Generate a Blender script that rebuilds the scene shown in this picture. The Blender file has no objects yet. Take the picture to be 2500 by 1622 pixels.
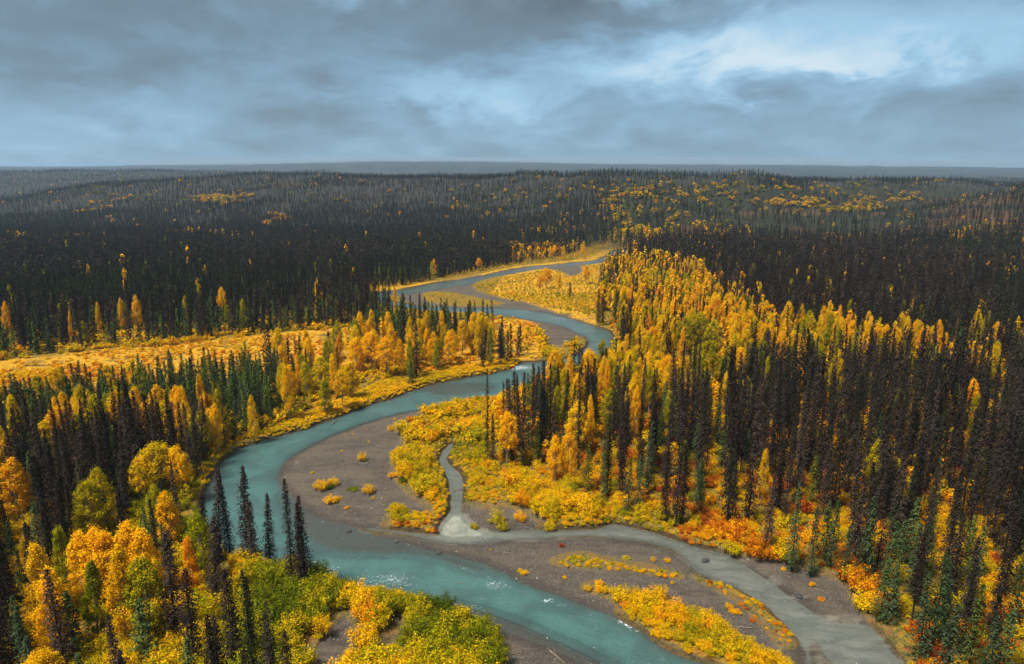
import bpy, math, random, time
import numpy as np
T0 = time.time()
PI = math.pi
rng = np.random.default_rng(7)
random.seed(7)
scene = bpy.context.scene
col = scene.collection

# ------------------------------------------------------------------ camera
CAM_H = 70.0
PITCH = math.atan(370 / 1667)
FPX, CX, CY = 1667.0, 1250.0, 811.0          # focal length and centre in photograph pixels (2500 x 1622)
cam_d = bpy.data.cameras.new('camera')
cam = bpy.data.objects.new('camera', cam_d)
col.objects.link(cam)
cam.location = (0, 0, CAM_H)
cam.rotation_euler = (PI / 2 - PITCH, 0, 0)
cam_d.sensor_width = 36
cam_d.lens = 36 * FPX / 2500
cam_d.clip_start = 1
cam_d.clip_end = 40000
scene.camera = cam

# ------------------------------------------------------------------ light and exposure
EXPOSURE = 2.15
SKY_STRENGTH = 0.1
CLOUD_GAIN = 1.12
SUN_STRENGTH = 1.5
SUN_ANGLE = 12
SUN_ELEV, SUN_AZ = 62, 235          # azimuth clockwise from +Y: behind the camera, to the left
scene.view_settings.view_transform = 'Standard'
scene.view_settings.look = 'None'
scene.view_settings.gamma = 1
scene.view_settings.use_curve_mapping = False
scene.view_settings.exposure = EXPOSURE

sd_ = bpy.data.lights.new('sun', 'SUN')
sun = bpy.data.objects.new('sun', sd_)
col.objects.link(sun)
sd_.energy = SUN_STRENGTH
sd_.angle = math.radians(SUN_ANGLE)
sd_.color = (1.0, 0.94, 0.85)
sun.rotation_euler = (math.radians(90 - SUN_ELEV), 0, math.radians(180 - SUN_AZ))
sun.location = (0, 0, 300)


class NT:
    """small helper for node trees"""
    def __init__(self, nt):
        self.t = nt
        nt.nodes.clear()

    def n(self, typ, **kw):
        nd = self.t.nodes.new(typ)
        for k, v in kw.items():
            if k.startswith('i_'):
                key = k[2:].replace('__', ' ')
                nd.inputs[int(key) if key.isdigit() else key].default_value = v
            else:
                setattr(nd, k, v)
        return nd

    def l(self, a, b):
        self.t.links.new(a, b)
        return b

    def math(self, op, a, b=None, c=None, clamp=False):
        nd = self.t.nodes.new('ShaderNodeMath')
        nd.operation = op
        nd.use_clamp = clamp
        for i, v in enumerate((a, b, c)):
            if v is None:
                continue
            if isinstance(v, (int, float)):
                nd.inputs[i].default_value = v
            else:
                self.l(v, nd.inputs[i])
        return nd.outputs[0]

    def mix(self, fac, a, b, blend='MIX'):
        nd = self.t.nodes.new('ShaderNodeMix')
        nd.data_type = 'RGBA'
        nd.blend_type = blend
        for sock, v in ((nd.inputs[0], fac), (nd.inputs[6], a), (nd.inputs[7], b)):
            if isinstance(v, (int, float)):
                sock.default_value = v
            elif isinstance(v, tuple):
                sock.default_value = (*v[:3], 1)
            else:
                self.l(v, sock)
        return nd.outputs[2]

    def smooth(self, x, lo, hi, a=0.0, b=1.0):
        nd = self.t.nodes.new('ShaderNodeMapRange')
        nd.interpolation_type = 'SMOOTHSTEP'
        self.l(x, nd.inputs[0])
        for i, v in enumerate((lo, hi, a, b)):
            nd.inputs[1 + i].default_value = v
        return nd.outputs[0]

    def ramp(self, x, stops, interp='LINEAR'):
        nd = self.t.nodes.new('ShaderNodeValToRGB')
        cr = nd.color_ramp
        cr.interpolation = interp
        while len(cr.elements) < len(stops):
            cr.elements.new(0.5)
        for e, (p, c) in zip(cr.elements, stops):
            e.position = p
            e.color = (*c, 1)
        self.l(x, nd.inputs[0])
        return nd.outputs[0]

    def noise(self, vec, scale, detail=3, rough=0.55, dist=0.0):
        nd = self.n('ShaderNodeTexNoise')
        nd.inputs['Scale'].default_value = scale
        nd.inputs['Detail'].default_value = detail
        nd.inputs['Roughness'].default_value = rough
        nd.inputs['Distortion'].default_value = dist
        if vec is not None:
            self.l(vec, nd.inputs['Vector'])
        return nd.outputs['Fac']


def px_dir(u, v):
    """photograph pixel -> (azimuth, elevation) in radians"""
    x, y = (u - CX) / FPX, (CY - v) / FPX
    X = x
    Y = math.cos(PITCH) + y * math.sin(PITCH)
    Z = -math.sin(PITCH) + y * math.cos(PITCH)
    return math.atan2(X, Y), math.atan2(Z, math.hypot(X, Y))


world = bpy.data.worlds.new('World')
scene.world = world
world.use_nodes = True
W = NT(world.node_tree)
tc = W.n('ShaderNodeTexCoord')
sep = W.n('ShaderNodeSeparateXYZ')
W.l(tc.outputs['Generated'], sep.inputs[0])
dx, dy, dz = sep.outputs
az = W.math('ARCTAN2', dx, dy)
el = W.math('ARCSINE', dz)
# cloud texture coordinates: a cloud deck seen in perspective
den = W.math('ADD', W.math('MAXIMUM', dz, 0.0), 0.26)
cmb = W.n('ShaderNodeCombineXYZ')
W.l(W.math('DIVIDE', dx, den), cmb.inputs[0])
W.l(W.math('DIVIDE', dy, den), cmb.inputs[1])
W.l(W.math('MULTIPLY', dz, 2.0), cmb.inputs[2])
n1 = W.noise(cmb.outputs[0], 1.5, 5, 0.6, 0.35)
n2 = W.noise(cmb.outputs[0], 4.2, 6, 0.62, 0.5)
n3 = W.noise(cmb.outputs[0], 0.35, 3, 0.5, 0.2)
# isotropic puffs low over the horizon
cm2 = W.n('ShaderNodeCombineXYZ')
W.l(W.math('MULTIPLY', az, 5.0), cm2.inputs[0])
W.l(W.math('MULTIPLY', el, 9.0), cm2.inputs[1])
n4 = W.noise(cm2.outputs[0], 1.6, 5, 0.58, 0.4)
wa = W.math('ADD', az, W.math('MULTIPLY', W.math('SUBTRACT', n1, 0.5), 0.35))
we = W.math('ADD', el, W.math('MULTIPLY', W.math('SUBTRACT', n4, 0.5), 0.16))


def blob(u, v, ru, rv, amp):
    a0, e0 = px_dir(u, v)
    qa = W.math('DIVIDE', W.math('SUBTRACT', wa, a0), ru / FPX)
    qe = W.math('DIVIDE', W.math('SUBTRACT', we, e0), rv / FPX)
    q = W.math('ADD', W.math('MULTIPLY', qa, qa), W.math('MULTIPLY', qe, qe))
    g = W.math('EXPONENT', W.math('MULTIPLY', q, -1.0))
    return W.math('MULTIPLY', g, amp)


tot = W.math('ADD', W.math('MULTIPLY', W.math('SUBTRACT', n1, 0.5), 0.8), W.math('MULTIPLY', W.math('SUBTRACT', n2, 0.5), 0.42))
tot = W.math('ADD', tot, W.math('MULTIPLY', W.math('SUBTRACT', n4, 0.5), 0.75))
tot = W.math('ADD', tot, W.math('MULTIPLY', W.math('SUBTRACT', n3, 0.5), 0.4))
for b in [(1760, 110, 330, 55, .46), (2060, 155, 190, 34, .30), (1300, 10, 900, 30, -.14), (1420, 170, 280, 42, .26), (1250, 230, 330, 50, .26), (1100, 260, 200, 45, .16),
          (2440, 110, 200, 60, .22), (620, 95, 260, 35, .10), (370, 265, 200, 40, .12), (60, 350, 180, 25, .14), (130, 200, 200, 60, -.06),
          (1270, 70, 300, 95, -.40), (1500, 30, 250, 50, -.22), (330, 30, 460, 80, -.42), (300, 180, 440, 50, -.24), (820, 120, 260, 40, -.08), (740, 252, 70, 32, -.22),
          (620, 300, 90, 40, -.14), (1010, 320, 60, 40, -.12), (1790, 245, 110, 26, -.24), (2130, 190, 70, 16, -.20), (1980, 290, 250, 40, -.10),
          (1250, 378, 1600, 22, -.08), (2380, 270, 160, 50, -.08)]:
    tot = W.math('ADD', tot, blob(*b))
lum = W.math('ADD', W.math('MULTIPLY', tot, 0.62), 0.46, clamp=True)
crgb = W.ramp(lum, [(0.0, (0.080, 0.110, 0.135)), (0.26, (0.130, 0.195, 0.250)), (0.46, (0.200, 0.345, 0.48)), (0.66, (0.32, 0.54, 0.72)),
                    (0.84, (0.60, 0.73, 0.80)), (1.0, (0.80, 0.83, 0.83))])
highc = W.smooth(el, .16, .45)
crgb = W.mix(highc, crgb, W.ramp(lum, [(0, (.16, .19, .21)), (.5, (.30, .36, .40)), (1, (.66, .70, .72))]))
below = W.smooth(el, -0.25, 0.0)
crgb = W.mix(below, (0.14, 0.20, 0.25), crgb)
sky = W.n('ShaderNodeTexSky', sky_type='NISHITA')
sky.sun_disc = False
sky.sun_elevation = math.radians(SUN_ELEV)
sky.sun_rotation = math.radians(SUN_AZ)
sk = W.mix(1.0, sky.outputs[0], (0.5, 0.5, 0.5), 'MULTIPLY')
gain = W.n('ShaderNodeVectorMath', operation='SCALE')
W.l(crgb, gain.inputs[0])
gain.inputs['Scale'].default_value = CLOUD_GAIN / SKY_STRENGTH / (2 ** EXPOSURE)
skyc = W.mix(0.94, sk, gain.outputs[0])
bg = W.n('ShaderNodeBackground', i_Strength=SKY_STRENGTH)
W.l(skyc, bg.inputs['Color'])
wo = W.n('ShaderNodeOutputWorld')
W.l(bg.outputs[0], wo.inputs['Surface'])

# ------------------------------------------------------------------ projection helpers (photograph pixel <-> place)
SP, CP = math.sin(PITCH), math.cos(PITCH)


def project(X, Y, Z):
    d = Y * CP + (CAM_H - Z) * SP
    up = Y * SP - (CAM_H - Z) * CP
    d = np.maximum(d, 1e-3)
    return CX + FPX * X / d, CY - FPX * up / d


def place(u, v, z=0.0):
    u = np.asarray(u, float)
    v = np.asarray(v, float)
    x, y = (u - CX) / FPX, (CY - v) / FPX
    Z = -SP + y * CP
    Y = CP + y * SP
    t = (CAM_H - z) / np.maximum(-Z, 1e-4)
    return x * t, Y * t


def V(pts):      # photograph shown 2380 wide
    return [(a * 1.0504, b * 1.0504) for a, b in pts]


def Z1(pts): return [(a / 1.904, 350 + b / 1.904) for a, b in pts]
def Z2(pts): return [(1250 + a / 1.904, 350 + b / 1.904) for a, b in pts]
def Z3(pts): return [(a / 2, 850 + b / 2) for a, b in pts]
def Z4(pts): return [(600 + a / 2, 850 + b / 2) for a, b in pts]
def Z5(pts): return [(1200 + a / 2, 850 + b / 2) for a, b in pts]
def Z6(pts): return [(1800 + a / 2, 850 + b / 2) for a, b in pts]


def chaikin(p, n=1):
    p = np.array(p, float)
    for _ in range(n):
        q = np.roll(p, -1, 0)
        p = np.stack([.75 * p + .25 * q, .25 * p + .75 * q], 1).reshape(-1, 2)
    return p


def ground_poly(p, n=1):
    p = chaikin(p, n)
    X, Y = place(p[:, 0], p[:, 1])
    return np.stack([X, Y], 1)


def inside(P, poly):
    """even-odd test; P (N,2)"""
    poly = np.asarray(poly, float)
    res = np.zeros(len(P), bool)
    x, y = P[:, 0], P[:, 1]
    lo, hi = poly.min(0), poly.max(0)
    m = (x > lo[0]) & (x < hi[0]) & (y > lo[1]) & (y < hi[1])
    if not m.any():
        return res
    xs, ys = x[m], y[m]
    r = np.zeros(len(xs), bool)
    q = np.roll(poly, -1, 0)
    for (x1, y1), (x2, y2) in zip(poly, q):
        if y1 == y2:
            continue
        c = (y1 > ys) != (y2 > ys)
        r ^= c & (xs < (x2 - x1) * (ys - y1) / (y2 - y1) + x1)
    res[m] = r
    return res


def sdist(P, poly, cap=25.0):
    """signed distance, negative inside, capped"""
    out = np.full(len(P), cap)
    lo, hi = poly.min(0) - cap, poly.max(0) + cap
    m = np.where((P[:, 0] > lo[0]) & (P[:, 0] < hi[0]) & (P[:, 1] > lo[1]) & (P[:, 1] < hi[1]))[0]
    if not len(m):
        return out
    Q = P[m]
    d2 = np.full(len(Q), 1e9)
    q = np.roll(poly, -1, 0)
    for a, b in zip(poly, q):
        ab = b - a
        L = (ab ** 2).sum()
        if L < 1e-9:
            continue
        t = np.clip(((Q[:, 0] - a[0]) * ab[0] + (Q[:, 1] - a[1]) * ab[1]) / L, 0, 1)
        ex = Q[:, 0] - a[0] - t * ab[0]
        ey = Q[:, 1] - a[1] - t * ab[1]
        np.minimum(d2, ex * ex + ey * ey, out=d2)
    d = np.sqrt(d2)
    ins = inside(Q, poly)
    d[ins] *= -1
    out[m] = np.clip(d, -cap, cap)
    return out


_G = np.random.default_rng(3).random((256, 256))


def vnoise(x, y):
    xi, yi = np.floor(x).astype(int), np.floor(y).astype(int)
    fx, fy = x - xi, y - yi
    fx, fy = fx * fx * (3 - 2 * fx), fy * fy * (3 - 2 * fy)
    a = _G[xi & 255, yi & 255]; b = _G[(xi + 1) & 255, yi & 255]
    c = _G[xi & 255, (yi + 1) & 255]; d = _G[(xi + 1) & 255, (yi + 1) & 255]
    return (a * (1 - fx) + b * fx) * (1 - fy) + (c * (1 - fx) + d * fx) * fy


def fbm(x, y, s, o=4):
    r, a, t = 0, 1.0, 0
    x = x / s; y = y / s
    for k in range(o):
        r = r + a * vnoise(x * 2 ** k + 17.3 * k, y * 2 ** k + 5.1 * k)
        t += a
        a *= 0.5
    return r / t


def sstep(x, a, b):
    t = np.clip((x - a) / (b - a), 0, 1)
    return t * t * (3 - 2 * t)


# ------------------------------------------------------------------ the plan of the valley
main_outer = (Z4([(1340, 88), (1295, 105), (1180, 130), (1020, 155), (880, 190), (800, 215), (725, 245), (640, 270), (560, 300), (480, 330), (380, 365),
                  (300, 395), (200, 420), (120, 440), (60, 460), (0, 478)])
              + Z3([(1130, 512), (1070, 570), (1025, 640), (1000, 700), (985, 760), (990, 830), (1015, 900), (1060, 970), (1120, 1020), (1200, 1045), (1280, 1060), (1380, 1075)])
              + Z4([(260, 1085), (340, 1105), (420, 1125), (520, 1170), (600, 1190), (700, 1205), (800, 1225), (900, 1245), (990, 1270), (1060, 1290), (1105, 1320), (1160, 1350), (1256, 1385), (1414, 1440), (1570, 1505), (1664, 1555), (1800, 1660), (1900, 1800)]))
main_inner = (Z5([(1500, 1760), (1200, 1600), (1060, 1544), (1000, 1530), (900, 1490), (800, 1440), (720, 1390), (640, 1340), (580, 1300), (500, 1270), (400, 1240), (320, 1205), (220, 1170), (130, 1135), (60, 1095), (0, 1068)])
              + Z4([(1150, 1040), (1080, 1037), (1000, 1010), (900, 985), (800, 955), (700, 930), (610, 902), (560, 886), (520, 870), (420, 845), (340, 825), (300, 800), (260, 760), (230, 730), (190, 690),
                    (168, 660), (162, 620), (180, 575), (230, 530), (300, 490), (400, 440), (500, 395), (600, 365), (700, 335), (800, 312), (930, 297), (990, 290), (1060, 270), (1150, 255), (1290, 232), (1400, 200), (1380, 90)]))
water_px = {
    'main': main_outer + main_inner,
    'link': [(1423, 822), (1440, 838), (1420, 862), (1370, 880), (1320, 884), (1280, 886), (1258, 893), (1240, 925), (1260, 955), (1290, 945), (1340, 925), (1410, 908), (1465, 882), (1492, 850), (1496, 815)],
    'lower_far': Z1([(1775, 700), (1800, 735), (1880, 745), (1940, 756), (2000, 764), (2150, 768), (2380, 770)]) + Z2([(100, 782), (200, 797), (300, 825), (380, 850), (430, 865), (468, 886), (470, 925), (430, 945), (380, 912), (330, 895), (290, 880), (230, 850), (140, 833), (80, 822), (0, 806)])
                 + Z1([(2300, 796), (2180, 792), (2050, 790), (1920, 775), (1830, 760), (1775, 750), (1755, 725)]),
    'upper_far': Z1([(1760, 715), (1760, 697), (1800, 688), (1850, 685), (1950, 665), (2050, 645), (2150, 635), (2230, 625), (2300, 605), (2380, 588)]) + Z2([(100, 572), (200, 567), (300, 555), (400, 547), (430, 535), (462, 515), (478, 500), (530, 492), (585, 490), (585, 500), (562, 515), (540, 533), (440, 545), (410, 553), (380, 560), (250, 574), (150, 580), (80, 592), (20, 602), (0, 607)])
                 + Z1([(2300, 620), (2250, 632), (2180, 655), (2100, 668), (1990, 684), (1950, 692), (1860, 707), (1800, 712), (1780, 722)]),
    'side': Z4([(560, 888), (600, 878), (680, 888), (760, 897), (850, 905), (940, 912)]) + Z5([(-180, 925), (-80, 905), (0, 892), (100, 886), (270, 889), (420, 887), (530, 882), (575, 857), (640, 866), (720, 885), (800, 905), (900, 940), (1000, 975), (1100, 1000), (1180, 1020), (1260, 1075), (1330, 1120), (1400, 1165), (1480, 1225), (1560, 1280), (1640, 1330), (1740, 1345), (1850, 1355), (1900, 1400), (1960, 1480), (2010, 1544), (2040, 1650),
                 (1700, 1650), (1680, 1544), (1620, 1500), (1590, 1450), (1570, 1440), (1560, 1470), (1580, 1544), (1600, 1650), (1510, 1650), (1522, 1544), (1518, 1480), (1500, 1440), (1470, 1405), (1430, 1350), (1385, 1305), (1340, 1262), (1270, 1212), (1180, 1167), (1100, 1141), (1040, 1106), (970, 1061), (920, 1012), (860, 977), (760, 947), (640, 932), (500, 924), (350, 927), (200, 937), (0, 947), (-120, 958), (-250, 952), (-350, 932), (-450, 907), (-540, 895)]),
    'creek': Z4([(1010, 462), (985, 480), (955, 515), (945, 560), (965, 590), (985, 640), (1000, 690), (1010, 730), (1010, 780), (990, 820), (955, 850), (935, 885), (960, 925), (1060, 930), (1170, 915), (1190, 905), (1130, 885), (1080, 862), (1048, 815), (1040, 780), (1048, 740), (1058, 700), (1062, 650), (1045, 610), (1010, 580), (985, 560), (982, 525), (1005, 490)]),
}
water = {k: ground_poly(p) for k, p in water_px.items()}

gravel_px = [
    Z4([(860, 250), (860, 340), (790, 400), (765, 480), (740, 560), (720, 630), (780, 700), (850, 760), (900, 800), (870, 830), (740, 790), (690, 840), (672, 880), (690, 900), (560, 900), (300, 850), (150, 700), (120, 600), (240, 470), (500, 360), (780, 290)]),
    Z5([(-640, 885), (-300, 925), (0, 930), (500, 905), (860, 960), (1100, 1120), (1400, 1290), (1540, 1430), (1600, 1700), (1300, 1790), (960, 1640), (560, 1365), (-40, 1115), (-400, 1030)]),
    Z6([(-80, 985), (20, 1015), (90, 1030), (200, 1037), (260, 1068), (330, 1088), (430, 1118), (510, 1150), (560, 1195), (580, 1250), (630, 1310), (680, 1360), (740, 1410), (790, 1470), (850, 1544), (930, 1700), (200, 1700), (100, 1250), (-100, 1060)]),
    Z4([(1060, 1270), (1150, 1300), (1240, 1290), (1800, 1600), (1900, 1800), (1290, 1800), (1250, 1600), (1232, 1544), (1195, 1440), (1178, 1375), (1110, 1315)]),
    Z4([(1050, 770), (1110, 780), (1190, 790), (1300, 830), (1440, 870), (1460, 900), (1180, 912), (1080, 900), (1040, 830)]),
    Z5([(20, 775), (120, 790), (200, 830), (260, 870), (200, 895), (60, 890), (0, 860)]),
    Z4([(280, 1560), (330, 1450), (400, 1370), (480, 1300), (530, 1335), (575, 1400), (540, 1480), (470, 1560), (460, 1700), (250, 1700)]),
    Z4([(735, 1300), (800, 1290), (800, 1330), (760, 1400), (720, 1440), (640, 1540), (690, 1700), (620, 1700), (580, 1540), (700, 1400)]),
    Z4([(840, 1225), (900, 1215), (960, 1240), (950, 1275), (880, 1270)]),
    Z1([(1850, 690), (1990, 675), (2180, 650), (2250, 620), (2210, 655), (2190, 675), (2240, 705), (2330, 730), (2400, 745)]) + Z2([(60, 745), (170, 780), (260, 808), (370, 845), (420, 870), (300, 835), (200, 805), (0, 775)]) + Z1([(2200, 772), (1990, 768), (1900, 745), (1860, 735)]),
    Z2([(110, 588), (150, 572), (250, 566), (320, 573), (335, 600), (275, 632), (235, 605), (190, 590)]),
    Z1([(2240, 790), (2400, 796)]) + Z2([(110, 800), (230, 840), (300, 875), (345, 905), (280, 925), (215, 960), (215, 1000), (170, 975), (150, 920), (120, 860), (90, 832), (0, 825)]),
    Z1([(2060, 648), (2150, 630), (2230, 612), (2260, 622), (2180, 650), (2080, 662)]),
    Z4([(900, 205), (1000, 190), (1130, 190), (1160, 205), (1060, 225), (960, 232), (900, 222)]),
    Z2([(495, 500), (530, 497), (540, 512), (505, 514)]),
]
gravel = [ground_poly(p) for p in gravel_px]
veg_px = [   # plants standing inside the gravel polygons
    Z5([(300, 1045), (400, 1020), (440, 1012), (540, 1035), (640, 1058), (720, 1070), (800, 1085), (910, 1108), (925, 1130), (820, 1118), (700, 1098), (560, 1082), (450, 1078), (320, 1068)]),
    Z5([(445, 1170), (520, 1160), (600, 1200), (640, 1215), (740, 1205), (840, 1225), (880, 1275), (960, 1295), (1010, 1290), (1100, 1340), (1120, 1385), (1180, 1425), (1280, 1470), (1380, 1500), (1450, 1540), (1500, 1570), (1500, 1650), (1080, 1565), (1000, 1530), (900, 1485), (760, 1400), (640, 1325), (615, 1240), (500, 1200)]),
    Z5([(980, 1115), (1130, 1160), (1240, 1185), (1330, 1255), (1400, 1305), (1475, 1395), (1480, 1450), (1420, 1470), (1370, 1400), (1270, 1300), (1170, 1220), (1040, 1150)]),
    Z1([(1970, 692), (2100, 700), (2260, 735), (2350, 748), (2330, 757), (2200, 765), (2060, 757), (1960, 735)]),
]
veg = [ground_poly(p) for p in veg_px]
shallow = [
    (ground_poly(Z4([(200, 700), (330, 800), (480, 850), (600, 880), (720, 930), (900, 985), (1080, 1030), (1220, 1085), (1160, 1110), (1060, 1090), (900, 1035), (760, 1015), (600, 1020), (450, 1015), (330, 980), (240, 910), (200, 820), (150, 720)])), 0.12),
    (ground_poly(Z4([(850, 180), (1050, 165), (1200, 170), (1250, 200), (1150, 225), (1000, 240), (880, 235)])), 0.25),
    (ground_poly(Z4([(1000, 1230), (1150, 1265), (1300, 1310), (1500, 1395), (1700, 1490), (1900, 1600), (2100, 1760), (1900, 1860), (1664, 1600), (1414, 1480), (1256, 1420), (1080, 1340)])), 0.08),
]

# terrain table: rows = columns of the photograph, columns = forward distance
TY = np.array([500, 600, 700, 800, 900, 1000, 1100, 1250, 1400, 1550, 1700, 2000, 2500, 3000, 4500, 8500, 14000], float)
TU = np.array([-400, 0, 250, 600, 900, 1200, 1480, 1700, 1900, 2050, 2200, 2380, 2700], float) * 1.0504
TZ = np.array([
    [0, 0, 0, 0, 0, 0, 0, 2, 4, 8, 10, 10, 60, 108, 100, 230, 150],
    [0, 0, 0, 0, 0, 0, 0, 4, 10, 16, 22, 12, 62, 112, 100, 235, 150],
    [0, 0, 0, 0, 0, 0, 4, 18, 36, 56, 70, 36, 66, 112, 100, 240, 150],
    [0, 0, 0, 0, 0, 2, 8, 26, 48, 70, 83, 66, 72, 92, 95, 285, 150],
    [0, 0, 0, 0, 1, 5, 16, 36, 60, 78, 82, 66, 72, 84, 90, 314, 150],
    [0, 0, 0, 1, 6, 18, 32, 54, 74, 80, 76, 66, 72, 82, 90, 295, 150],
    [0, 0, 0, 10, 32, 44, 56, 72, 77, 74, 68, 62, 70, 80, 88, 270, 150],
    [0, 0, 0, 5, 16, 30, 48, 66, 74, 72, 66, 58, 66, 76, 84, 262, 150],
    [0, 0, 0, 3, 9, 18, 32, 54, 70, 70, 64, 56, 62, 72, 80, 255, 150],
    [0, 0, 0, 5, 14, 22, 20, 44, 66, 66, 60, 54, 60, 70, 78, 245, 150],
    [0, 0, 2, 12, 28, 40, 26, 30, 54, 60, 56, 52, 58, 68, 76, 232, 150],
    [0, 2, 10, 28, 48, 60, 44, 34, 40, 50, 52, 52, 58, 68, 76, 225, 150],
    [0, 6, 18, 38, 58, 70, 56, 44, 44, 50, 52, 52, 58, 68, 76, 225, 150]], float)
NU, NL = 160, 200
gu = np.linspace(TU[0], TU[-1], NU)
gl = np.linspace(math.log(480), math.log(14500), NL)
tmp = np.array([np.interp(np.exp(gl), TY, r) for r in TZ])
TAB = np.array([np.interp(gu, TU, tmp[:, j]) for j in range(NL)]).T
for _ in range(5):
    TAB[1:-1] = .25 * TAB[:-2] + .5 * TAB[1:-1] + .25 * TAB[2:]
for _ in range(2):
    TAB[:, 1:-1] = .25 * TAB[:, :-2] + .5 * TAB[:, 1:-1] + .25 * TAB[:, 2:]


def base_height(X, Y):
    R = np.hypot(X, Y)
    D = np.maximum(Y, R * 0.62)
    s = np.clip(X / D, -1.1, 1.1)
    u = 1250 + 1708 * s
    fi = np.clip((u - gu[0]) / (gu[1] - gu[0]), 0, NU - 1.001)
    fj = np.clip((np.log(np.maximum(D, 1)) - gl[0]) / (gl[1] - gl[0]), 0, NL - 1.001)
    i, j = fi.astype(int), fj.astype(int)
    a, b = fi - i, fj - j
    z = (TAB[i, j] * (1 - a) + TAB[i + 1, j] * a) * (1 - b) + (TAB[i, j + 1] * (1 - a) + TAB[i + 1, j + 1] * a) * b
    k = np.clip(z / 30, 0, 1)
    z = z + k * ((fbm(X + 900, Y, 190, 4) - .5) * 34 + (fbm(X, Y + 400, 45, 3) - .5) * 5)
    # gullies on the slopes
    g = np.abs(fbm(X + 50, Y * .4 + 900, 90, 3) - .5)
    z = z - k * 5 * sstep(g, .08, 0.0)
    return z


def plan(X, Y):
    """sdw (distance to water, negative inside), gravel weight, veg-in-gravel weight, ground height"""
    P = np.stack([X, Y], 1)
    near = np.hypot(X, Y) < 900
    sdw = np.full(len(X), 25.0)
    sdg = np.full(len(X), 25.0)
    sdv = np.full(len(X), 25.0)
    sha = np.zeros(len(X))
    depthmax = np.full(len(X), 1.5)
    Pn = P[near]
    wob = (fbm(Pn[:, 0], Pn[:, 1], 5.0, 3) - .5) * 1.3
    for k, q in water.items():
        dd = sdist(Pn, q) - (.35 if k == 'creek' else 0)
        if k in ('upper_far', 'lower_far', 'link'):
            dd = dd - 2.6 * sstep(Pn[:, 1], 330, 600)
        if k in ('side', 'creek'):
            m = dd < 0
            dm = depthmax[near]
            dm[m & (sdw[near] > -1)] = 0.16
            depthmax[near] = dm
        sdw[near] = np.minimum(sdw[near], dd)
    sdw[near] += wob
    for q in gravel:
        sdg[near] = np.minimum(sdg[near], sdist(Pn, q, 6))
    sdg[near] += wob
    for q in veg:
        sdv[near] = np.minimum(sdv[near], sdist(Pn, q, 6))
    for q, dm_ in shallow:
        w = sstep(sdist(Pn, q, 8) + wob, 2.2, -2.0)
        dm = depthmax[near]
        depthmax[near] = dm * (1 - w) + dm_ * w
    gw = sstep(sdg, 0.7, -0.7)
    vw = sstep(sdv, 0.5, -0.5)
    z0 = base_height(X, Y)
    z0 = z0 * sstep(sdw, 4, 25)
    n_a = fbm(X, Y, 14, 4) - .5
    n_b = fbm(X + 70, Y, 2.2, 3) - .5
    hv = 1.25 * sstep(sdw, -.1, 1.7) + .02 * np.maximum(sdw, 0) + n_a * .7 * sstep(sdw, 1, 9) + n_b * .22
    hv = hv * (1 - .6 * sstep(Y, 330, 560))
    hg = .04 + .16 * sstep(sdw, 0, 2) + .040 * np.clip(sdw, 0, 20) + n_a * .25 * sstep(sdw, 1, 8) + n_b * .07
    hg = hg + .35 * vw
    h = hv * (1 - gw) + hg * gw
    hw = -depthmax * (1 - np.exp(np.minimum(sdw, 0) / 2.2)) + n_b * .10 * sstep(depthmax, .02, .5) * sstep(sdw, 0, -2)
    h = np.where(sdw < 0, hw, np.maximum(h, 0.01))
    return sdw, gw * (1 - vw), gw, h + z0


# ------------------------------------------------------------------ terrain sheet and river
fine = np.radians(np.arange(-43, 43.01, 0.125))
coarse = np.radians(np.concatenate([np.arange(45, 180, 4), np.arange(-180, -43, 4)]))
th = np.sort(np.concatenate([fine, coarse]))
inv = np.linspace(1 / 62.0, 1 / 300.0, 405)
rr = np.concatenate([[4, 12, 22, 32, 42, 50, 56], 1 / inv, np.arange(303, 765, 3), np.arange(768, 1800, 9), np.geomspace(1812, 16000, 110)])
TH, RR = np.meshgrid(th, rr, indexing='ij')
GX, GY = (np.sin(TH) * RR).ravel(), (np.cos(TH) * RR).ravel()
sdw, grw, grall, GZ = plan(GX, GY)
na, nr = len(th), len(rr)
idx = np.arange(na * nr).reshape(na, nr)
nxt = np.roll(idx, -1, 0)
quads = np.stack([idx[:, :-1], nxt[:, :-1], nxt[:, 1:], idx[:, 1:]], -1).reshape(-1, 4)


def mesh_from(name, verts, faces, smooth=False, mats=None, mat_idx=None):
    """faces: (M,k) array with constant k, or list of such arrays"""
    if not isinstance(faces, list):
        faces = [faces]
    faces = [np.asarray(f) for f in faces if len(f)]
    me = bpy.data.meshes.new(name)
    nl = sum(f.size for f in faces)
    nf = sum(len(f) for f in faces)
    me.vertices.add(len(verts))
    me.vertices.foreach_set('co', np.asarray(verts, np.float32).ravel())
    me.loops.add(nl)
    me.loops.foreach_set('vertex_index', np.concatenate([f.ravel() for f in faces]).astype(np.int32))
    me.polygons.add(nf)
    tot_ = np.concatenate([np.full(len(f), f.shape[1]) for f in faces]).astype(np.int32)
    st = np.concatenate([[0], np.cumsum(tot_)[:-1]]).astype(np.int32)
    me.polygons.foreach_set('loop_start', st)
    if smooth:
        me.polygons.foreach_set('use_smooth', np.ones(nf, bool))
    if mats:
        for m in mats:
            me.materials.append(m)
    if mat_idx is not None:
        me.polygons.foreach_set('material_index', np.asarray(mat_idx, np.int32))
    me.update(calc_edges=True)
    me.validate()
    return me


def add_attr(me, name, arr, typ='FLOAT', dom='POINT'):
    a = me.attributes.new(name, typ, dom)
    if typ == 'FLOAT':
        a.data.foreach_set('value', np.asarray(arr, np.float32))
    elif typ == 'INT':
        a.data.foreach_set('value', np.asarray(arr, np.int32))
    else:
        a.data.foreach_set('vector', np.asarray(arr, np.float32).ravel())


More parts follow.
